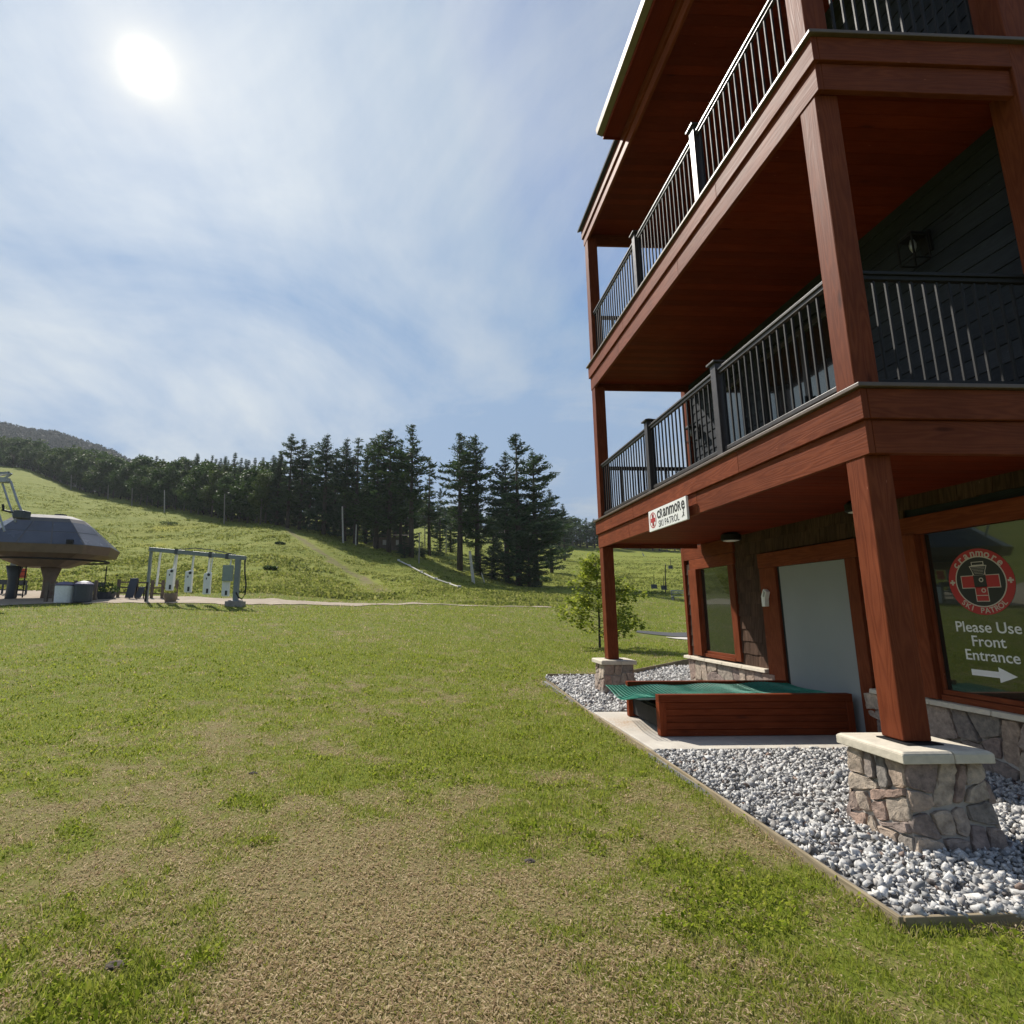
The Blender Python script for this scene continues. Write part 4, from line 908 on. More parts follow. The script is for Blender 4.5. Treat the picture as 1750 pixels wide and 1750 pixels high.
# bins
def bin_(px, f, body, label, sc=1.0):
    p = drape(at(px, 1028, f)); r = empty('trash_can', p, label, 'trash can')
    m = MB(); m.lathe(p, [(.46*sc, 0), (.5*sc, .06), (.53*sc, 1.0*sc), (.5*sc, 1.06*sc)], 18); P(m, 'can', body, parent=r, smooth=False)
    m = MB(); m.lathe(p+Vector((0, 0, 1.061*sc)), [(.54*sc, 0), (.54*sc, .07), (.35*sc, .2), (.1*sc, .26)], 18); P(m, 'lid', 'purple', parent=r)
bin_(108.5, 34, 'binwhite', 'white trash can with violet lid beside the lift terminal'); bin_(140.5, 34.2, 'bindark', 'slate grey trash can with violet lid right of the white one')
def fence(pts, f, label, rails=(.35, .75, 1.1)):
    P0 = [drape(at(x, 1028, f)) for x in pts]; r = empty('rail_fence', P0[0], label, 'fence', 'split rail fences at the slope foot')
    for p in P0: m = MB(); m.bar(p-Vector((0, 0, .2)), p+Vector((0, 0, 1.3)), .16, .16); P(m, 'fence_post', 'fencewood', parent=r)
    for z in rails:
        for a, b in zip(P0[:-1], P0[1:]): m = MB(); m.bar(a+Vector((0, .09, z)), b+Vector((0, .09, z+random.uniform(-.04, .04))), .08, .1); P(m, 'fence_rail', 'fencewood', parent=r)
fence([78, 92], 35.0, 'short weathered fence panel in front of the brown pylon'); fence([126, 148, 161], 35.5, 'short timber fence behind the slate grey trash can'); fence([200, 231, 258, 276, 300], 39, 'split rail timber fence left of and behind the gate gantry')
p = drape(at(20, 1028, 40)); r = empty('barrier', p, 'long dark horizontal barrier under the lift terminal', 'barrier'); m = MB()
a, b = drape(at(-60, 1028, 40)), drape(at(42, 1028, 40)); m.bar(a+Vector((0, 0, .85)), b+Vector((0, 0, .85)), .1, .35); m.bar(a+Vector((0, 0, .3)), b+Vector((0, 0, .3)), .06, .08)
P(m, 'beam', 'bindark', parent=r); m = MB()
for t in (0, .3, .6, 1): q = a.lerp(b, t); m.bar(q-Vector((0, 0, .1)), q+Vector((0, 0, .7)), .1, .1)
P(m, 'posts', 'bindark', parent=r)
a, b = drape(at(98, 1028, 40)), drape(at(176, 1028, 40)); r = empty('barrier', a, 'dark horizontal barrier behind the two trash cans', 'barrier'); m = MB(); m.bar(a+Vector((0, 0, .85)), b+Vector((0, 0, .85)), .1, .35); P(m, 'beam', 'bindark', parent=r)
m = MB(); q = b; m.bar(q, q+Vector((0, 0, 2.2)), .06, .06); P(m, 'post', 'black', parent=r)
p = drape(at(14, 1028, 41)); r = empty('notice_post', p, 'grey post with orange round notice under the lift terminal', 'sign'); m = MB(); m.bar(p, p+Vector((0, 0, 2.2)), .5, .1); P(m, 'post', 'steelblue', parent=r)
q = p+Vector((.8, -.08, 1.45)); m = MB(); m.box(q.x-.3, q.x+.3, q.y, q.y+.04, q.z-.35, q.z+.35); P(m, 'notice', 'orange', .1, parent=r)
def sandwich(px, f, w, h, label):
    p = drape(at(px, 1028, f)); r = empty('sign_board', p, label, 'sign'); m = MB(); m.hexa([p+Vector(v) for v in ((-w, 0, .1), (w, 0, .1), (w, .08, .1), (-w, .08, .1), (-w+.1, .3, h), (w+.1, .3, h), (w+.1, .38, h), (-w+.1, .38, h))]); P(m, 'board', 'bindark', .01, parent=r)
    m = MB(); m.bar(p+Vector((-w+.05, .5, 0)), p+Vector((-w+.1, .42, h)), .06, .06); m.bar(p+Vector((w-.05, .5, 0)), p+Vector((w, .42, h)), .06, .06); P(m, 'stand', 'black', parent=r)
sandwich(219, 37.5, .27, 1.45, 'tall dark leaning sign board by the split rail fence'); sandwich(234, 37.8, .2, .85, 'small dark board next to the tall leaning sign board')
def leafball(mb, c, rx, rz, n, s, seed, mat=0):
    q = np.random.default_rng(seed)
    for i in range(n):
        d = q.normal(0, 1, 3); d /= np.linalg.norm(d); d *= q.uniform(.45, 1)**.6
        p = Vector(c)+Vector((d[0]*rx, d[1]*rx, d[2]*rz)); u = Vector(q.normal(0, 1, 3)).normalized()*s*q.uniform(.6, 1.3); v = u.cross(Vector(q.normal(0, 1, 3))).normalized()*s*.8
        mb.add([p-u-v*.4, p+u*.2-v, p+u, p+u*.1+v], [(0, 1, 2, 3)], mat)
p = drape(at(180, 1028, 37)); r = empty('planter', p, 'dark low planter with shrub right of the trash cans', 'planter'); m = MB(); m.lathe(p, [(.45, 0), (.6, .4), (.62, .5)], 14); P(m, 'tub', 'bindark', parent=r); m = MB(); leafball(m, p+Vector((0, 0, .7)), .9, .4, 160, .1, 4); P(m, 'shrub', 'broad', parent=r)
p = drape(at(291, 1028, 35.6)); r = empty('planter', p, 'wooden barrel planter with flowers under the gate gantry', 'planter'); m = MB(); m.lathe(p, [(.3, 0), (.4, .25), (.4, .5), (.36, .56)], 14); P(m, 'barrel', 'fencewood', parent=r); m = MB(); leafball(m, p+Vector((0, 0, .72)), .38, .3, 110, .06, 5); P(m, 'flowers', 'weed', parent=r)
# gate gantry
ga = drape(at(250, 1030, 35.4)); gb_ = drape(at(402, 1034, 34.6)); r = empty('gate_gantry', gb_, 'grey steel gate frame hung with white ticket readers', 'gate'); up = Vector((0, 0, 1))
zl, zr_ = ga.z+3.38, gb_.z+3.05
A0 = Vector((ga.x, ga.y, zl)); A1 = Vector((gb_.x, gb_.y, zr_))
m = MB(); m.bar(A0+(A0-A1).normalized()*.1, A1+(A1-A0).normalized()*.5, .26, .26); P(m, 'crossbeam', 'steelblue', .02, parent=r)
m = MB(); m.bar(ga, A0-up*.12, .16, .16); P(m, 'post', 'steelblue', .01, parent=r); m = MB(); m.bar(gb_+up*.3, A1-up*.12, .3, .3); m.box(gb_.x-.38, gb_.x+.38, gb_.y-.3, gb_.y+.3, gb_.z+.3, gb_.z+.36); P(m, 'post', 'steelblue', .02, parent=r)
m = MB(); m.bar(ga-up*.1+Vector((-.02, -.1, 0)), ga+up*1.25+Vector((.02, -.1, 0)), .22, .06); P(m, 'post_guard', 'black', parent=r)
m = MB(); m.box(gb_.x-.5, gb_.x+.5, gb_.y-.45, gb_.y+.45, gb_.z-.2, gb_.z+.3); P(m, 'footing', 'greypole', .02, parent=r)
for i in range(4):
    t = (.245+i*.245)*.86+.06; c = A0.lerp(A1, t); b = c-up*(1.15); s = Vector((-.1, -.02, 0))
    m = MB(); m.bar(c-up*.1+Vector((.12, 0, 0)), b+Vector((.02, 0, 0)), .14, .05); P(m, 'hanger', 'ltgrey', parent=r)
    m = MB(); h = 1.36; w = .23
    pr = [(-w, -.05), (-w, -h+.06), (-w+.05, -h), (w, -h), (w, .0), (w-.06, .06), (-w+.14, .0)]
    G = Matrix.Translation(b+s) @ Matrix.Rotation(math.pi/2, 4, 'X'); plate(m, G, pr, -.1, .1); rd = P(m, 'ticket_reader', 'white', .03, parent=r)
    m = MB(); plate(m, G, disc(.09, -.12, .09, 14), .1005, .12); plate(m, G, rect(.0, .13, -h+.08, -h+.36), .1005, .115); plate(m, G, rect(-.06, .0, -.42, -.3), .1005, .11); P(m, 'reader_face', 'ink', parent=rd)
for i, t in enumerate((.08, .27, .46, .64)):
    c = A0.lerp(A1, t*1.02+.02)+Vector((0, .1, 0)); m = MB(); m.bar(c-up*.1, c-up*(2.32-.1*i)+Vector((-.06, 0, 0)), .26, .03); P(m, 'hanging_strip', 'ltgrey', parent=r)
for t in (.3, .69, .88): c = A0.lerp(A1, t); m = MB(); m.box(c.x-.1, c.x+.1, c.y-.15, c.y+.15, c.z-.17, c.z+.17); P(m, 'clamp', 'bindark', parent=r)
m = MB(); c = gb_+Vector((-.55, -.05, 1.55)); m.box(c.x-.32, c.x+.28, c.y-.15, c.y+.15, c.z, c.z+1.0); P(m, 'control_box', 'boxgrey', .02, parent=r)
m = MB(); m.tube([A1+Vector((.45, -.1, -.12)), A1+Vector((.5, -.1, -1.0)), A1+Vector((.62, -.1, -1.7)), A1+Vector((.6, -.1, -2.3)), A1+Vector((.42, -.1, -2.62)), A1+Vector((.2, -.1, -2.5)), A1+Vector((.05, -.16, -2.2))], .05, 8); P(m, 'hose', 'rubber', parent=r, smooth=True)
m = MB(); q0, q1 = A0.lerp(A1, .3), A0.lerp(A1, .97); m.tube([q0+up*.14, q0.lerp(q1, .3)+up*.34, q0.lerp(q1, .6)+up*.33, q1+up*.16], .03, 6); P(m, 'conduit', 'cable', parent=r)
# lift chair on its rope
c1 = at(10, 815, 33); ch = empty('lift_chair', (c1.x, c1.y, c1.z), 'metal chairlift chair hanging from the rope above the terminal', 'lift chair')
Q = lambda x, y, f=33: Vector(atF(x, y, f))
m = MB(); m.tube([Q(18, 822), Q(29, 855), Q(41, 884)], .07, 7); m.tube([Q(4, 826), Q(16, 862), Q(27, 892)], .06, 7); m.tube([Q(-14, 838), Q(-4, 872), Q(8, 908)], .06, 7); P(m, 'hanger', 'galv', parent=ch)
m = MB(); m.bar(Q(-8, 812), Q(15, 809), .3, .12); m.bar(Q(-4, 820), Q(14, 821), .35, .3); m.bar(Q(9, 817), Q(20, 809), .12, .1); m.lathe(Q(11, 824), [(.16, 0), (.16, .16)], 12); m.lathe(Q(0, 824), [(.16, 0), (.16, .16)], 12); P(m, 'grip', 'galv', parent=ch)
m = MB(); m.bar(Q(29, 880), Q(46, 880), .7, .5); P(m, 'seat', 'bindark', .05, parent=ch); m = MB(); m.tube([Q(5, 862), Q(6, 872), Q(18, 875), Q(32, 877)], .07, 7); P(m, 'safety_bar', 'black', parent=ch)

# ------------------------------------------------------------------ trees
def crown_np(name, C, S, mat, seed, flat=0.0):
    q = np.random.default_rng(seed); n = len(C); u = q.normal(0, 1, (n, 3)); u[:, 2] *= 1-flat; u /= np.linalg.norm(u, axis=1)[:, None]
    w = np.cross(u, q.normal(0, 1, (n, 3))); w /= np.linalg.norm(w, axis=1)[:, None]+1e-9; S = S[:, None]
    V = np.stack([C-u*S, C+w*S*.62, C+u*S, C-w*S*.62], 1).reshape(-1, 3); o = np.arange(n)[:, None]*4
    return npmesh(name, V, o+np.arange(4)[None], mat)
def broad_tree(seed, h, mat, label, group, dens=1.0, wide=.3, bare=.12):
    q = np.random.default_rng(seed); r = empty('broadleaf_tree', (0, 0, 0), label, 'tree', group)
    m = MB(); m.tube([(0, 0, -.5), (0.05, 0, h*.3), (-.05, .05, h*.62)], [h*.018, h*.013, h*.006], 7)
    for i in range(7): a = q.uniform(0, 6.28); z = q.uniform(.25, .6)*h; m.tube([(0, 0, z), (math.cos(a)*h*.1, math.sin(a)*h*.1, z+h*.08), (math.cos(a)*h*.19, math.sin(a)*h*.19, z+h*.2)], [h*.007, h*.005, h*.002], 5)
    P(m, 'trunk', 'palebark' if seed % 2 else 'bark', parent=r, smooth=True)
    Cs, Ss = [], []
    for i in range(int(30)):
        z = q.uniform(bare, .93); prof = math.sin(math.pi*min(1, (z-bare+.12)/(1.06-bare)))**.7
        a = q.uniform(0, 6.28); rad = wide*h*prof*math.sqrt(q.uniform(.1, 1)); c = np.array([math.cos(a)*rad, math.sin(a)*rad, z*h]); lr = h*q.uniform(.07, .13)
        n = int(110*dens); d = q.normal(0, 1, (n, 3)); d /= np.linalg.norm(d, axis=1)[:, None]; d *= (q.uniform(.55, 1.05, n))[:, None]; d[:, 2] *= .75
        Cs.append(c+d*lr); Ss.append(q.uniform(.012, .026, n)*h)
    o = crown_np('crown', np.concatenate(Cs), np.concatenate(Ss), mat, seed+1, .3); o.parent = r; return r
def pine(seed, h, mat, label, group, bare=.25, spread=.2, whorls=22, ragged=.4):
    q = np.random.default_rng(seed); r = empty('pine_tree', (0, 0, 0), label, 'tree', group)
    m = MB(); m.tube([(0, 0, -.6), (.02*h*.2, 0, h*.4), (0, 0, h*.97)], [h*.021, h*.014, h*.002], 8); Cs, Ss, = [], []
    lop = q.uniform(0, 6.28)
    for k in range(whorls):
        t = k/(whorls-1); z = h*(bare+(1-bare)*t**.92); prof = (1-t)**.66*(.76+.24*math.sin(t*9+seed))+.03
        if t < .16: prof *= .55+2.6*t
        for b in range(int(q.integers(3, 7))):
            if q.uniform() < .1: continue
            a = q.uniform(0, 6.28); L = spread*h*prof*q.uniform(1-ragged, 1.15)*(1+.22*math.cos(a-lop)); rise = q.uniform(-.05, .28)*L if t < .75 else q.uniform(.3, .8)*L
            e = np.array([math.cos(a)*L, math.sin(a)*L, z+rise]); s0 = np.array([0, 0, z]); md = (s0+e)/2-np.array([0, 0, .07*L])
            m.tube([s0, md, e], [h*.004, h*.003, h*.001], 4, cap=False)
            nc = max(3, int(L/(h*.017)))
            for c in range(nc):
                u = .25+.75*c/(nc-1) if nc > 1 else 1; p = (1-u)**2*s0+2*u*(1-u)*md+u*u*e; nn = 9
                sd = np.array([-math.sin(a), math.cos(a), 0]); fan = q.normal(0, 1, (nn, 1))*.024*h*(1.15-.75*u)*min(1, .25+6*L/h)*sd[None]; pp = p+fan+q.normal(0, 1, (nn, 3))*np.array([.009, .009, .006])*h-np.array([0, 0, .18])*np.abs(fan).sum(1)[:, None]; Cs.append(pp); Ss.append(q.uniform(.009, .021, nn)*h*min(1, .45+4.5*L/h))
    tip = np.array([0, 0, h*.97])+q.normal(0, 1, (40, 3))*np.array([.003, .003, .022])*h; Cs.append(tip); Ss.append(np.full(40, .007*h))
    P(m, 'trunk', 'bark', parent=r, smooth=True)
    C = np.concatenate(Cs); S = np.concatenate(Ss); qq = np.random.default_rng(seed+5); n = len(C)
    u = qq.normal(0, 1, (n, 3)); u[:, :2] += C[:, :2]/(np.linalg.norm(C[:, :2], axis=1)[:, None]+.1)*.9; u[:, 2] = np.abs(u[:, 2])*.5+.12; u /= np.linalg.norm(u, axis=1)[:, None]
    w = np.cross(u, qq.normal(0, 1, (n, 3))); w /= np.linalg.norm(w, axis=1)[:, None]+1e-9; S = S[:, None]
    V = np.stack([C-u*S, C+w*S*.3, C+u*S*1.25, C-w*S*.3], 1).reshape(-1, 3); o = npmesh('crown', V, np.arange(n)[:, None]*4+np.arange(4)[None], mat); o.parent = r; return r
def plant(proto, used, px, pytop, pybase, f, label=None, group=None, wx=1.0, base_h=10.0):
    X, Y = fx(px, f); z = Tz(X, Y); top = atF(px, pytop, f)[2]; s = max(.15, (top-z)/base_h); rz = random.uniform(0, 6.28)
    if proto.name not in used: used.add(proto.name); proto.location = (X, Y, z-.1); proto.rotation_euler = (0, 0, rz); proto.scale = (s*wx, s*wx, s); o = proto
    else: o = dup(proto, (X, Y, z-.1), rz, (s*wx, s*wx, s))
    if label: o['label'] = label
    if group: o['group'] = group
    return o
used = set()
PG = 'tall dark pines on the ridge'
pines = [pine(s, 10, m, 'tall dark pine', PG, b, sp, w, rg) for s, m, b, sp, w, rg in ((1, 'needle', .2, .26, 23, .5), (2, 'needle2', .06, .24, 27, .45), (3, 'needle', .3, .28, 20, .5), (4, 'needle2', .03, .28, 29, .4), (5, 'needle', .25, .2, 19, .5))]
for k, (px, yt, f, pi, wx, lab) in enumerate([
    (466, 772, 113, 1, 1.0, 'shorter dark pine at the left end of the ridge pine group'), (484, 743, 109, 0, 1.0, 'tall dark pine leading the left end of the ridge group'), (505, 752, 111, 1, 1.1, 'dark pine just right of the left lead pine on the ridge'), (521, 762, 116, 4, 1.0, 'narrow pine standing back in the left part of the ridge group'),
    (548, 745, 103, 1, 1.25, 'broad dark pine in the left centre of the ridge group'), (566, 768, 108, 3, .9, 'dense pine filling the gap behind the broad left centre pine'), (584, 752, 101, 1, 1.1, 'dark pine left of the ridge centre above a white pole'), (604, 750, 100, 4, 1.2, 'slim pine near the ridge centre beside another slim pine'),
    (622, 762, 104, 3, .85, 'dense lower pine behind the ridge centre'), (640, 746, 96, 0, 1.1, 'tall open pine at the ridge centre'), (662, 735, 94, 0, 1.15, 'taller open pine left of the tallest ridge pine'), (683, 755, 97, 2, .8, 'pine tucked between the two tallest ridge pines'), (702, 728, 90, 2, 1.05, 'tallest ridge pine with long bare trunk and shack behind'),
    (733, 788, 100, 4, 1.0, 'thin sparse pine in the gap right of the tallest ridge pine'), (752, 835, 118, 3, .8, 'small dark pine low in the gap between the tall groups'), (786, 743, 87, 2, 1.15, 'left one of the twin bare trunked pines right of the gap'), (816, 745, 89, 0, 1.0, 'right one of the twin pines right of the gap'), (845, 828, 104, 3, .8, 'lower pine between the twin pines and the great pine'),
    (888, 744, 80, 3, 1.15, 'great broad pine at the right end of the ridge group'), (868, 775, 84, 1, 1.0, 'pine close behind the left side of the great broad pine'), (918, 775, 83, 0, 1.25, 'pine with branches reaching right behind the great broad pine'), (945, 838, 110, 1, 1.1, 'smaller pine beyond the right side of the great broad pine'), (968, 862, 150, 1, 1.2, 'small far pine tapering to the right edge of the ridge group')]):
    plant(pines[pi], used, px, yt, 0, f, lab, PG, wx)
for px, yt, f in ((474, 790, 122), (496, 784, 124), (512, 792, 126), (534, 782, 122), (556, 786, 124), (578, 780, 120), (596, 786, 122), (618, 788, 118), (634, 782, 120), (654, 790, 122), (672, 786, 116), (692, 792, 118), (770, 872, 125)):
    plant(pines[3], used, px, yt, 0, f, 'dense dark evergreen filling in behind the tall ridge pines', 'evergreens filling in behind the ridge pines', 1.15)
for px, yt, f, lab in ((690, 915, 88, 'low dark evergreen at the foot of the tallest ridge pine'), (822, 930, 84, 'bushy young evergreen behind the leaning white pole'), (842, 940, 82, 'young evergreen right of the leaning white pole'), (905, 915, 79, 'dense low evergreen at the foot of the great broad pine'), (870, 950, 81, 'small low evergreen left of the great broad pine foot'), (720, 925, 93, 'small round evergreen in the gap below the thin sparse pine')):
    plant(pines[3], used, px, yt, 0, f, lab, 'low evergreens under the pines', 1.8)
FG_ = 'trees of the forest edge along the ski slope'; fl1 = 'rounded green tree in the forest edge along the left ski slope'; fl2 = 'olive green leafy tree in the forest edge along the left ski slope'; fl3 = 'pointed dark conifer among the leafy trees of the left forest edge'
br = [broad_tree(s, 10, m, l, FG_, 1.0, w) for s, m, w, l in ((11, 'broad', .3, fl1), (12, 'broad', .26, fl1), (13, 'broad2', .24, fl2), (14, 'broad', .34, fl1))]
con = pine(21, 10, 'needle2', fl3, FG_, .06, .17, 26, .3)
xe = [-160, 0, 100, 150, 200, 300, 400, 470]; fe = [290, 245, 208, 188, 172, 143, 122, 112]; te = [735, 756, 768, 776, 784, 787, 792, 790]
rnd = random.Random(99)
for row in range(4):
    px = -130.0
    while px < 470:
        f = np.interp(px, xe, fe)+row*9+rnd.uniform(-3, 3); top = np.interp(px, xe, te)+rnd.uniform(-5, 16)+(8 if row == 0 else 0)-2*row
        if rnd.random() < (.07 if px < 230 else .42)*(1 if row > 0 else .5): plant(con, used, px, top-rnd.uniform(2, 12), 0, f, None, None, rnd.uniform(.9, 1.3))
        else: plant(rnd.choice(br), used, px, top, 0, f, None, None, rnd.uniform(.85, 1.3))
        px += rnd.uniform(9, 16)*(1+.0*row)
plant(br[2], used, 436, 800, 0, 112, 'pale trunked olive tree left of the ridge pines at the forest corner', FG_, .8)
FB = 'trees of the far forest behind the pines'; fb = 'dark tree in the far forest band behind the ridge pines'; fb2 = 'dark conifer in the far forest band behind the ridge pines'
for row in range(2):
    px = 600.0
    while px < 1215:
        f = 235+row*14+rnd.uniform(-6, 6); X, Y = fx(px, f); top = np.interp(px, [600, 700, 850, 960, 1010, 1200], [845, 860, 875, 885, 893, 897])+rnd.uniform(-8, 6)
        c = rnd.random() < .5; o = plant(con if c else rnd.choice(br[:2]), used, px, top, 0, f, fb2 if c else fb, FB, rnd.uniform(1.2, 1.7)); px += rnd.uniform(9, 14)
# sapling
def sapling():
    b = onZ(1025, 1109, .05); X, Y = b[0], b[1]; q = np.random.default_rng(5); h = 3.6; r = empty('sapling', (X, Y, .05), 'young leafy maple sapling on the lawn behind the far column', 'tree')
    m = MB(); m.tube([(X, Y, 0), (X+.03, Y, 1.2), (X, Y, h*.97)], [.05, .035, .008], 7); C = []
    for i in range(52):
        z = .5+(h-.6)*i/52; t = (z-.5)/(h-.5); L = (2.05*(1-t)**.8+.14)*q.uniform(.5, 1.1)*(.75+.25*min(1, t*6)); a = q.uniform(0, 6.28)
        e = Vector((X+math.cos(a)*L, Y+math.sin(a)*L, z+L*q.uniform(.05, .4))); s = Vector((X, Y, z)); m.tube([s, s.lerp(e, .5)+Vector((0, 0, .03)), e], [.012, .008, .003], 4, cap=False)
        for k in range(int(24+58*L)):
            u = q.uniform(.25, 1.03)**.8; p = s.lerp(e, u)+Vector(q.normal(0, 1, 3))*.13*(1.1-.3*u); C.append(p)
    P(m, 'trunk', 'bark', parent=r); lf = MB()
    for p in C:
        s = q.uniform(.045, .085); a = q.uniform(0, 6.28); tl = q.normal(0, .5, 2); R_ = Matrix.Translation(p) @ Matrix.Rotation(a, 4, 'Z') @ Matrix.Rotation(tl[0], 4, 'X') @ Matrix.Rotation(tl[1], 4, 'Y')
        pts = [(-1, 0), (-.3, .55), (.1, .9), (.35, .4), (1.1, 0), (.35, -.4), (.1, -.9), (-.3, -.55)]; lf.add([R_ @ Vector((x*s, y*s, -.15*abs(y)*s)) for x, y in pts], [tuple(range(8))])
    P(lf, 'crown', 'sapleaf', parent=r)
sapling()

# ------------------------------------------------------------------ poles, pipe, wires and small far things
def pole(x0, y0, x1, y1, f, rad, mat, label, arm=None):
    a = Vector(atF(x0, y0, f)); b = Vector(atF(x1, y1, f)); z = Tz(a.x, a.y); a.z = min(a.z, z) - .3
    r = empty('pole', (a.x, a.y, z), label, 'pole', 'poles on the ski slope'); m = MB(); m.tube([a, a.lerp(b, .5), b], [rad, rad*.9, rad*.75], 8); P(m, 'shaft', mat, parent=r)
    m = MB(); m.tube([b, b+Vector((0, 0, .12))], [rad*.95, rad*.5], 8); P(m, 'cap', 'greypole', parent=r)
    if arm: m = MB(); m.bar(b+Vector((-arm, 0, -.5)), b+Vector((arm, 0, -.5)), .12, .12); P(m, 'crossarm', 'greypole', parent=r)
    return r
pole(282, 868, 281, 838, 138, .16, 'palewood', 'pale pole against the forest edge on the left slope'); pole(384, 884, 384, 845, 118, .14, 'greypole', 'grey pole against the conifers left of the ridge'); pole(226, 858, 226, 835, 155, .13, 'greypole', 'thin grey pole at the forest edge above the gantry'); pole(122, 832, 122, 812, 195, .13, 'greypole', 'thin pole at the forest edge above the lift terminal'); pole(185, 850, 185, 830, 170, .13, 'greypole', 'short grey pole between two others at the forest edge')
pole(587, 918, 585, 866, 96, .17, 'palewood', 'bleached pole at the ridge edge left of centre'); pole(608, 924, 609, 897, 95, .12, 'palewood', 'shorter bleached pole at the ridge edge'); pole(810, 1000, 803, 943, 74, .22, 'palewood', 'leaning white pole beside the young evergreens', None); pole(716, 958, 717, 912, 84, .1, 'greypole', 'slim dark pole in front of the tree gap')
pole(762, 952, 763, 900, 120, .14, 'greypole', 'brown utility pole seen through the tree gap', .9); pole(863, 985, 862, 905, 98, .14, 'greypole', 'utility pole between the twin pines and the great broad pine', 1.0); pole(726, 942, 726, 895, 125, .13, 'greypole', 'utility pole at the left side of the tree gap', .8)
pole(752, 928, 757, 912, 150, .25, 'yellow', 'leaning yellow padded post on the slope beyond the gap'); pole(1104, 957, 1098, 945, 190, .25, 'palewood', 'short white leaning post high on the right slope'); pole(1137, 1012, 1137, 965, 66, .07, 'black', 'thin black pole on the right slope behind the column'); pole(830, 998, 823, 980, 76, .08, 'palewood', 'short leaning stake right of the leaning white pole')
pp = [hit(x, y)[0] for x, y in ((681, 960), (700, 969), (720, 980), (745, 992), (768, 1000), (785, 1006))]; m = MB(); m.tube([Vector(p)+Vector((0, 0, .15)) for p in pp], .11, 8)
for p in pp[::1]: m.tube([Vector(p)+Vector((-.2, 0, .2)), Vector(p)+Vector((.2, 0, .2))], .15, 8)
tag(m.build('snow_pipe', 'palewood'), 'pale snowmaking pipe lying along the shaded edge below the pines', 'pipe')
def wire(a, b, sag, label, rad=.03):
    m = MB(); m.tube([Vector(a).lerp(Vector(b), t)-Vector((0, 0, sag*4*t*(1-t))) for t in np.linspace(0, 1, 14)], rad, 5); tag(m.build('wire', 'cable'), label, 'wire')
wire(atF(700, 882, 100), atF(862, 905, 98), .7, 'overhead wire crossing the tree gap to the utility pole', .035); wire(atF(862, 906, 98), atF(1130, 925, 110), .8, 'overhead wire running right from the utility pole', .035)
rp0 = atF(-60, 830, 33); wire(atF(-40, 810, 33), atF(16, 807, 33), 0, 'steel haul rope holding the lift chair', .05)
def bush(px, py, w, h, label, seed, mat='broad'):
    p = Vector(hit(px, py)[0]); r = empty('bush', p, label, 'bush', 'dark bushes on the ski slope'); m = MB(); m.tube([p-Vector((0, 0, .2)), p+Vector((0, 0, h*.6))], [.06, .03], 6); P(m, 'stem', 'bark', parent=r)
    m = MB(); leafball(m, p+Vector((-w*.3, 0, h*.4)), w*.7, h*.55, 260, .11, seed); leafball(m, p+Vector((w*.4, .2, h*.35)), w*.6, h*.5, 220, .11, seed+1); P(m, 'foliage', mat, parent=r)
bush(288, 897, 2.0, .8, 'wide dark bush beside the yellow flowers on the slope', 61, 'broad2'); bush(462, 974, .8, .5, 'small dark bush right of the gantry on the slope', 63); bush(478, 930, .8, .4, 'low bush near the top of the slope track', 65); bush(560, 884, 1.2, .8, 'low bush at the ridge edge left of the bleached poles', 67); bush(700, 948, 1.6, 1.0, 'dark bush at the shaded foot of the tall ridge pines', 69); bush(745, 950, 1.8, 1.0, 'scrubby bush in the tree gap', 71, 'broad2'); bush(930, 995, 1.3, 1.0, 'leafy bush right of the great broad pine foot', 73)
def clod(px, py, s, label, seed):
    p = onZ(px, py); p[2] = Tz(p[0], p[1]); q = np.random.default_rng(seed); m = MB(); vs = []; 
    for i in range(7):
        for j in range(10):
            a = j*.628; e = -.3+i*.3; r_ = s*math.cos(min(e, 1.45))*q.uniform(.7, 1.25); vs.append((p[0]+r_*math.cos(a)*1.4, p[1]+r_*math.sin(a), p[2]+s*.55*math.sin(e)*q.uniform(.8, 1.2)))
    m.add(vs, [(i*10+j, i*10+(j+1) % 10, (i+1)*10+(j+1) % 10, (i+1)*10+j) for i in range(6) for j in range(10)]+[tuple(60+j for j in range(10))])
    tag(m.build('dirt_clod', 'bark'), label, 'clod')
clod(196, 1652, .03, 'dark clod of dirt in the green tuft at the lower left of the lawn', 1); clod(432, 1324, .03, 'small dark clod in the mid lawn', 2); clod(905, 1470, .025, 'dark clod below the bright green tuft in the lawn', 3)
# shack in the trees
X, Y = fx(668, 100); z = Tz(X, Y); r = empty('shack', (X, Y, z), 'small dark timber shack under the ridge pines', 'hut'); m = MB(); m.box(X-3.4, X+3.4, Y-1.5, Y+1.5, z-.6, z+2.1); P(m, 'wall', 'fencewood', parent=r)
m = MB(); m.hexa([(X-3.9, Y-2, z+2.3), (X+3.9, Y-2, z+2.3), (X+3.9, Y+2, z+2.9), (X-3.9, Y+2, z+2.9), (X-3.9, Y-2, z+2.42), (X+3.9, Y-2, z+2.42), (X+3.9, Y+2, z+3.02), (X-3.9, Y+2, z+3.02)]); P(m, 'roof', 'bark', parent=r)
m = MB(); m.box(X-1.6, X-.6, Y-1.54, Y-1.46, z+.7, z+1.6); m.box(X+.8, X+1.8, Y-1.54, Y-1.46, z+.7, z+1.6); P(m, 'window', 'palewood', parent=r)
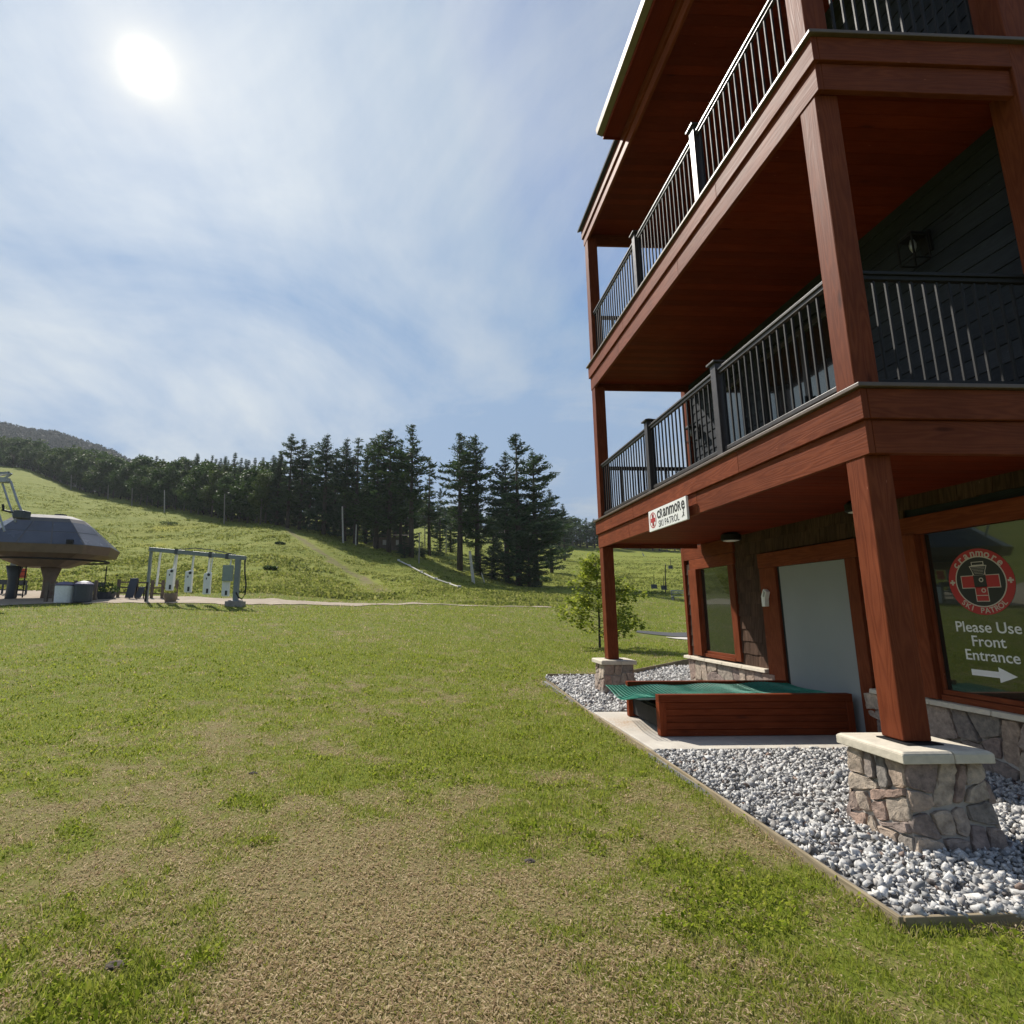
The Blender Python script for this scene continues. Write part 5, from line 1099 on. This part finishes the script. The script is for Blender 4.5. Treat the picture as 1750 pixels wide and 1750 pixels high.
# bench and chairs behind the column
b = Vector((*fx(1166, 58), 0)); b.z = Tz(b.x, b.y); r = empty('bench', b, 'grey bench on the slope behind the building corner', 'bench')
m = MB(); m.box(b.x-1, b.x+1, b.y-.25, b.y+.25, b.z+.42, b.z+.48); P(m, 'seat', 'galv', parent=r); m = MB(); m.box(b.x-1, b.x+1, b.y+.22, b.y+.27, b.z+.75, b.z+.83); m.box(b.x-1, b.x+1, b.y+.22, b.y+.27, b.z+.95, b.z+1.1); P(m, 'backrest', 'galv', parent=r)
for s in (-.9, .9): m = MB(); m.box(b.x+s-.04, b.x+s+.04, b.y-.2, b.y+.26, b.z-.15, b.z+.419); m.box(b.x+s-.04, b.x+s+.04, b.y+.28, b.y+.33, b.z, b.z+1.1); P(m, 'leg', 'bindark', parent=r)
def farchair(px, py, f, s, label):
    c = Vector(atF(px, py, f)); r = empty('lift_chair', c, label, 'lift chair', 'far lift chairs on the right slope'); m = MB(); m.box(c.x-.5*s, c.x+.5*s, c.y-.2*s, c.y+.25*s, c.z, c.z+.12*s); m.box(c.x-.5*s, c.x+.5*s, c.y+.2*s, c.y+.3*s, c.z+.121*s, c.z+.75*s); P(m, 'seat', 'bindark', parent=r)
    m = MB(); m.tube([c+Vector((.0, .3*s, .7*s)), c+Vector((0, .1*s, 1.6*s)), c+Vector((0, 0, 2.4*s))], .05*s, 6); P(m, 'hanger', 'black', parent=r)
farchair(1119, 1006, 66, .7, 'small dark lift chair parked low beside the thin black pole'); farchair(1136, 1008, 66, .7, 'small dark lift chair parked right below the thin black pole'); farchair(1147, 972, 100, .8, 'small dark lift chair hanging high right of the black pole')

# ------------------------------------------------------------------ mountain
def mountain():
    xs = np.linspace(-420, 420, 200); ridge = np.interp(xs, [-420, -200, -60, 0, 30, 60, 110, 150, 210, 280, 420], [640, 672, 706, 722, 727, 730, 746, 760, 790, 822, 880])
    fs = np.linspace(420, 900, 90); V = []; rock = []
    for j, f in enumerate(fs):
        t = (f-420)/(780-420); t2 = min(t, 1.0)
        for x, y in zip(xs, ridge):
            X, Y = fx(x, f); zr_ = H+(1040-y)/959*780; zb = H+(1040-min(845+.0*x, 860))/959*420*.55
            z = zb+(zr_-zb)*(t2*t2*(3-2*t2)*.5+t2*.5) if t <= 1 else zr_-(t-1)*220; V.append((X, Y, z+(float(fbm(X, Y, 60, 4))-.5)*9)); rock.append(0)
    V = np.array(V); x, f = xf(V[:, 0], V[:, 1]); ypx = 1040-(V[:, 2]-H)/f*959
    rock = np.exp(-(((x-38)/13)**2+((ypx-(742+.4*(x-38)))/4.0)**2))*np.clip(fbm(V[:, 0], V[:, 1], 14, 6)*4-1.25, 0, 1); rock = np.where(rock > .12, rock, 0)
    n, m = len(fs), len(xs); idx = np.arange(n*m).reshape(n, m); Fq = np.stack([idx[:-1, :-1], idx[:-1, 1:], idx[1:, 1:], idx[1:, :-1]], -1).reshape(-1, 4)
    o = npmesh('hill', V, Fq, 'mountg', dict(rock=np.clip(rock, 0, 1)), True); tag(o, kind='structure')
    # forest on it
    q = np.random.default_rng(3); N = 26000; ii = q.integers(0, len(V), N); keep = (rock[ii] < .3) & (f[ii] < 800) & (x[ii] > -160) & (x[ii] < 330); ii = ii[keep]; B = V[ii]+np.stack([q.uniform(-4, 4, len(ii)), q.uniform(-4, 4, len(ii)), 0*ii], -1); N = len(B)
    hh = q.uniform(4.5, 9, N); k = 20; d = q.normal(0, 1, (N, k, 3)); d /= np.linalg.norm(d, axis=2)[..., None]; con_ = q.uniform(0, 1, N) < .3
    rad = np.where(con_, .2, .36)*hh
    C = B[:, None]+d*np.stack([rad, rad, hh*.5], -1)[:, None]*q.uniform(.6, 1.05, (N, k))[..., None]; C[..., 2] += (hh*.45)[:, None]
    crown_np('mountain_forest', C.reshape(-1, 3), np.repeat(hh*.14, k)*q.uniform(.7, 1.3, N*k), 'mount', 8)
    tag(bpy.data.objects['mountain_forest'], 'hazy forest covering the far mountain', 'forest', kind='stuff')
mountain()

# ------------------------------------------------------------------ air
HAZE = True
if HAZE:
    hz = MB(); hz.box(-1500, 1200, -700, 1150, -3, 460); o = hz.build('haze', simple('x', (1, 1, 1))); o.data.materials.clear()
    k = new('haze air'); vp = k.n('VolumePrincipled', {'Color': (.86, .92, 1.0, 1), 'Density': .00016, 'Anisotropy': .2})
    out = k.t.nodes.new('ShaderNodeOutputMaterial'); k.t.links.new(vp.outputs[0], out.inputs['Volume']); o.data.materials.append(k.m); tag(o, kind='stuff')

# ------------------------------------------------------------------ light and sky
S = Vector((-.37294, .61299, .69653)).normalized(); el = math.asin(S.z); az = math.atan2(S.x, S.y)
sun = bpy.data.lights.new('sun', 'SUN'); sun.energy = 5.0; sun.angle = math.radians(.6); sun.color = (1, .94, .85); so = bpy.data.objects.new('sun', sun); COL.objects.link(so); so.rotation_euler = S.to_track_quat('Z', 'Y').to_euler()
w = bpy.data.worlds.new('World'); SC.world = w; k = NT(w); nt = k.t
sky = k.n('TexSky', sky_type='NISHITA', sun_disc=False, sun_elevation=el, sun_rotation=az % (2*math.pi), altitude=300.0, air_density=1.0, dust_density=.6, ozone_density=1.5)
g = k.n('TexCoord').outputs['Generated']; sp = k.n('SeparateXYZ', {0: g}); zc = k.math('ADD', k.math('MAXIMUM', sp.outputs[2], 0.0), .13)
pl = k.n('CombineXYZ', {0: k.math('DIVIDE', sp.outputs[0], zc), 1: k.math('DIVIDE', sp.outputs[1], zc), 2: 0.0})
m1 = k.n('Mapping', {'Vector': pl, 'Scale': (.95, .8, 1), 'Rotation': (0, 0, math.radians(25)), 'Location': (3.1, 1.7, 0)})
n1 = k.n('TexNoise', {'Vector': m1, 'Scale': 1.0, 'Detail': 9.0, 'Roughness': .6, 'Distortion': .9}).outputs[0]
m2 = k.n('Mapping', {'Vector': pl, 'Scale': (.55, .45, 1), 'Location': (7.3, 2.2, 0)}); n2 = k.n('TexNoise', {'Vector': m2, 'Scale': 1.0, 'Detail': 5.0, 'Roughness': .5}).outputs[0]
m3 = k.n('Mapping', {'Vector': pl, 'Scale': (3.6, 1.5, 1), 'Rotation': (0, 0, math.radians(-38))}); n3 = k.n('TexNoise', {'Vector': m3, 'Scale': 1.0, 'Detail': 6.0, 'Roughness': .6}).outputs[0]
cm = k.math('ADD', k.math('MULTIPLY', n1, .48), k.math('ADD', k.math('MULTIPLY', n2, .3), k.math('MULTIPLY', n3, .22)))
mask = k.ramp(cm, [(.44, .0), (.64, .88)])
hor = k.ramp(sp.outputs[2], [(.0, .8), (.25, .42), (.5, .0)])
mask = k.math('MINIMUM', k.math('ADD', mask, k.math('MULTIPLY', hor, .55)), .92)
bsky = k.mix(1.0, sky.outputs[0], (.065, .082, .1), 'MULTIPLY')
bsky = k.n('VectorMath', {0: bsky, 1: (.135, .25, .43)}, operation='MINIMUM').outputs[0]
dt = k.math('MAXIMUM', k.n('VectorMath', {0: g, 1: tuple(S)}, operation='DOT_PRODUCT').outputs['Value'], 0.0)
cb = k.math('MULTIPLY_ADD', k.math('POWER', dt, 1.5), .5, .47)
ccol = k.n('VectorMath', {0: (.535, .585, .62), 'Scale': cb}, operation='SCALE').outputs[0]
col = k.mix(mask, bsky, ccol)
dt = k.math('MAXIMUM', k.n('VectorMath', {0: g, 1: tuple(S)}, operation='DOT_PRODUCT').outputs['Value'], 0.0)
def glow(p, c): 
    v = k.math('POWER', dt, p); return k.n('VectorMath', {0: c, 'Scale': v}, operation='SCALE').outputs[0]
acc = None
for p, c in ((9000.0, (1.6, 1.5, 1.3)), (2600.0, (.4, .34, .2)), (900.0, (.09, .068, .03)), (400.0, (.1, .075, .035)), (90.0, (.085, .068, .04)), (25.0, (.09, .08, .064)), (7.0, (.06, .054, .048))):
    q = glow(p, c); acc = q if acc is None else k.n('VectorMath', {0: acc, 1: q}, operation='ADD').outputs[0]
tot = k.n('VectorMath', {0: col, 1: acc}, operation='ADD').outputs[0]
bg = k.n('Background', {'Color': tot, 'Strength': 1.0}); o = nt.nodes.new('ShaderNodeOutputWorld'); nt.links.new(bg.outputs[0], o.inputs[0])

# ------------------------------------------------------------------ camera and render
cam = bpy.data.cameras.new('camera'); cam.sensor_width = 36; cam.sensor_fit = 'HORIZONTAL'; cam.lens = F/1750*36; cam.shift_x = (875-CX)/1750; cam.clip_start = .05; cam.clip_end = 4000
co = bpy.data.objects.new('camera', cam); COL.objects.link(co); co.location = (0, 0, H); co.rotation_euler = (math.pi/2+T, 0, -YAW); SC.camera = co
SC.render.engine = 'CYCLES'; SC.render.resolution_x = SC.render.resolution_y = 1024
SC.view_settings.view_transform = 'Standard'; SC.view_settings.look = 'None'; SC.view_settings.exposure = 0.42; SC.view_settings.gamma = 1.0
SC.cycles.volume_bounces = 0; SC.cycles.max_bounces = 8
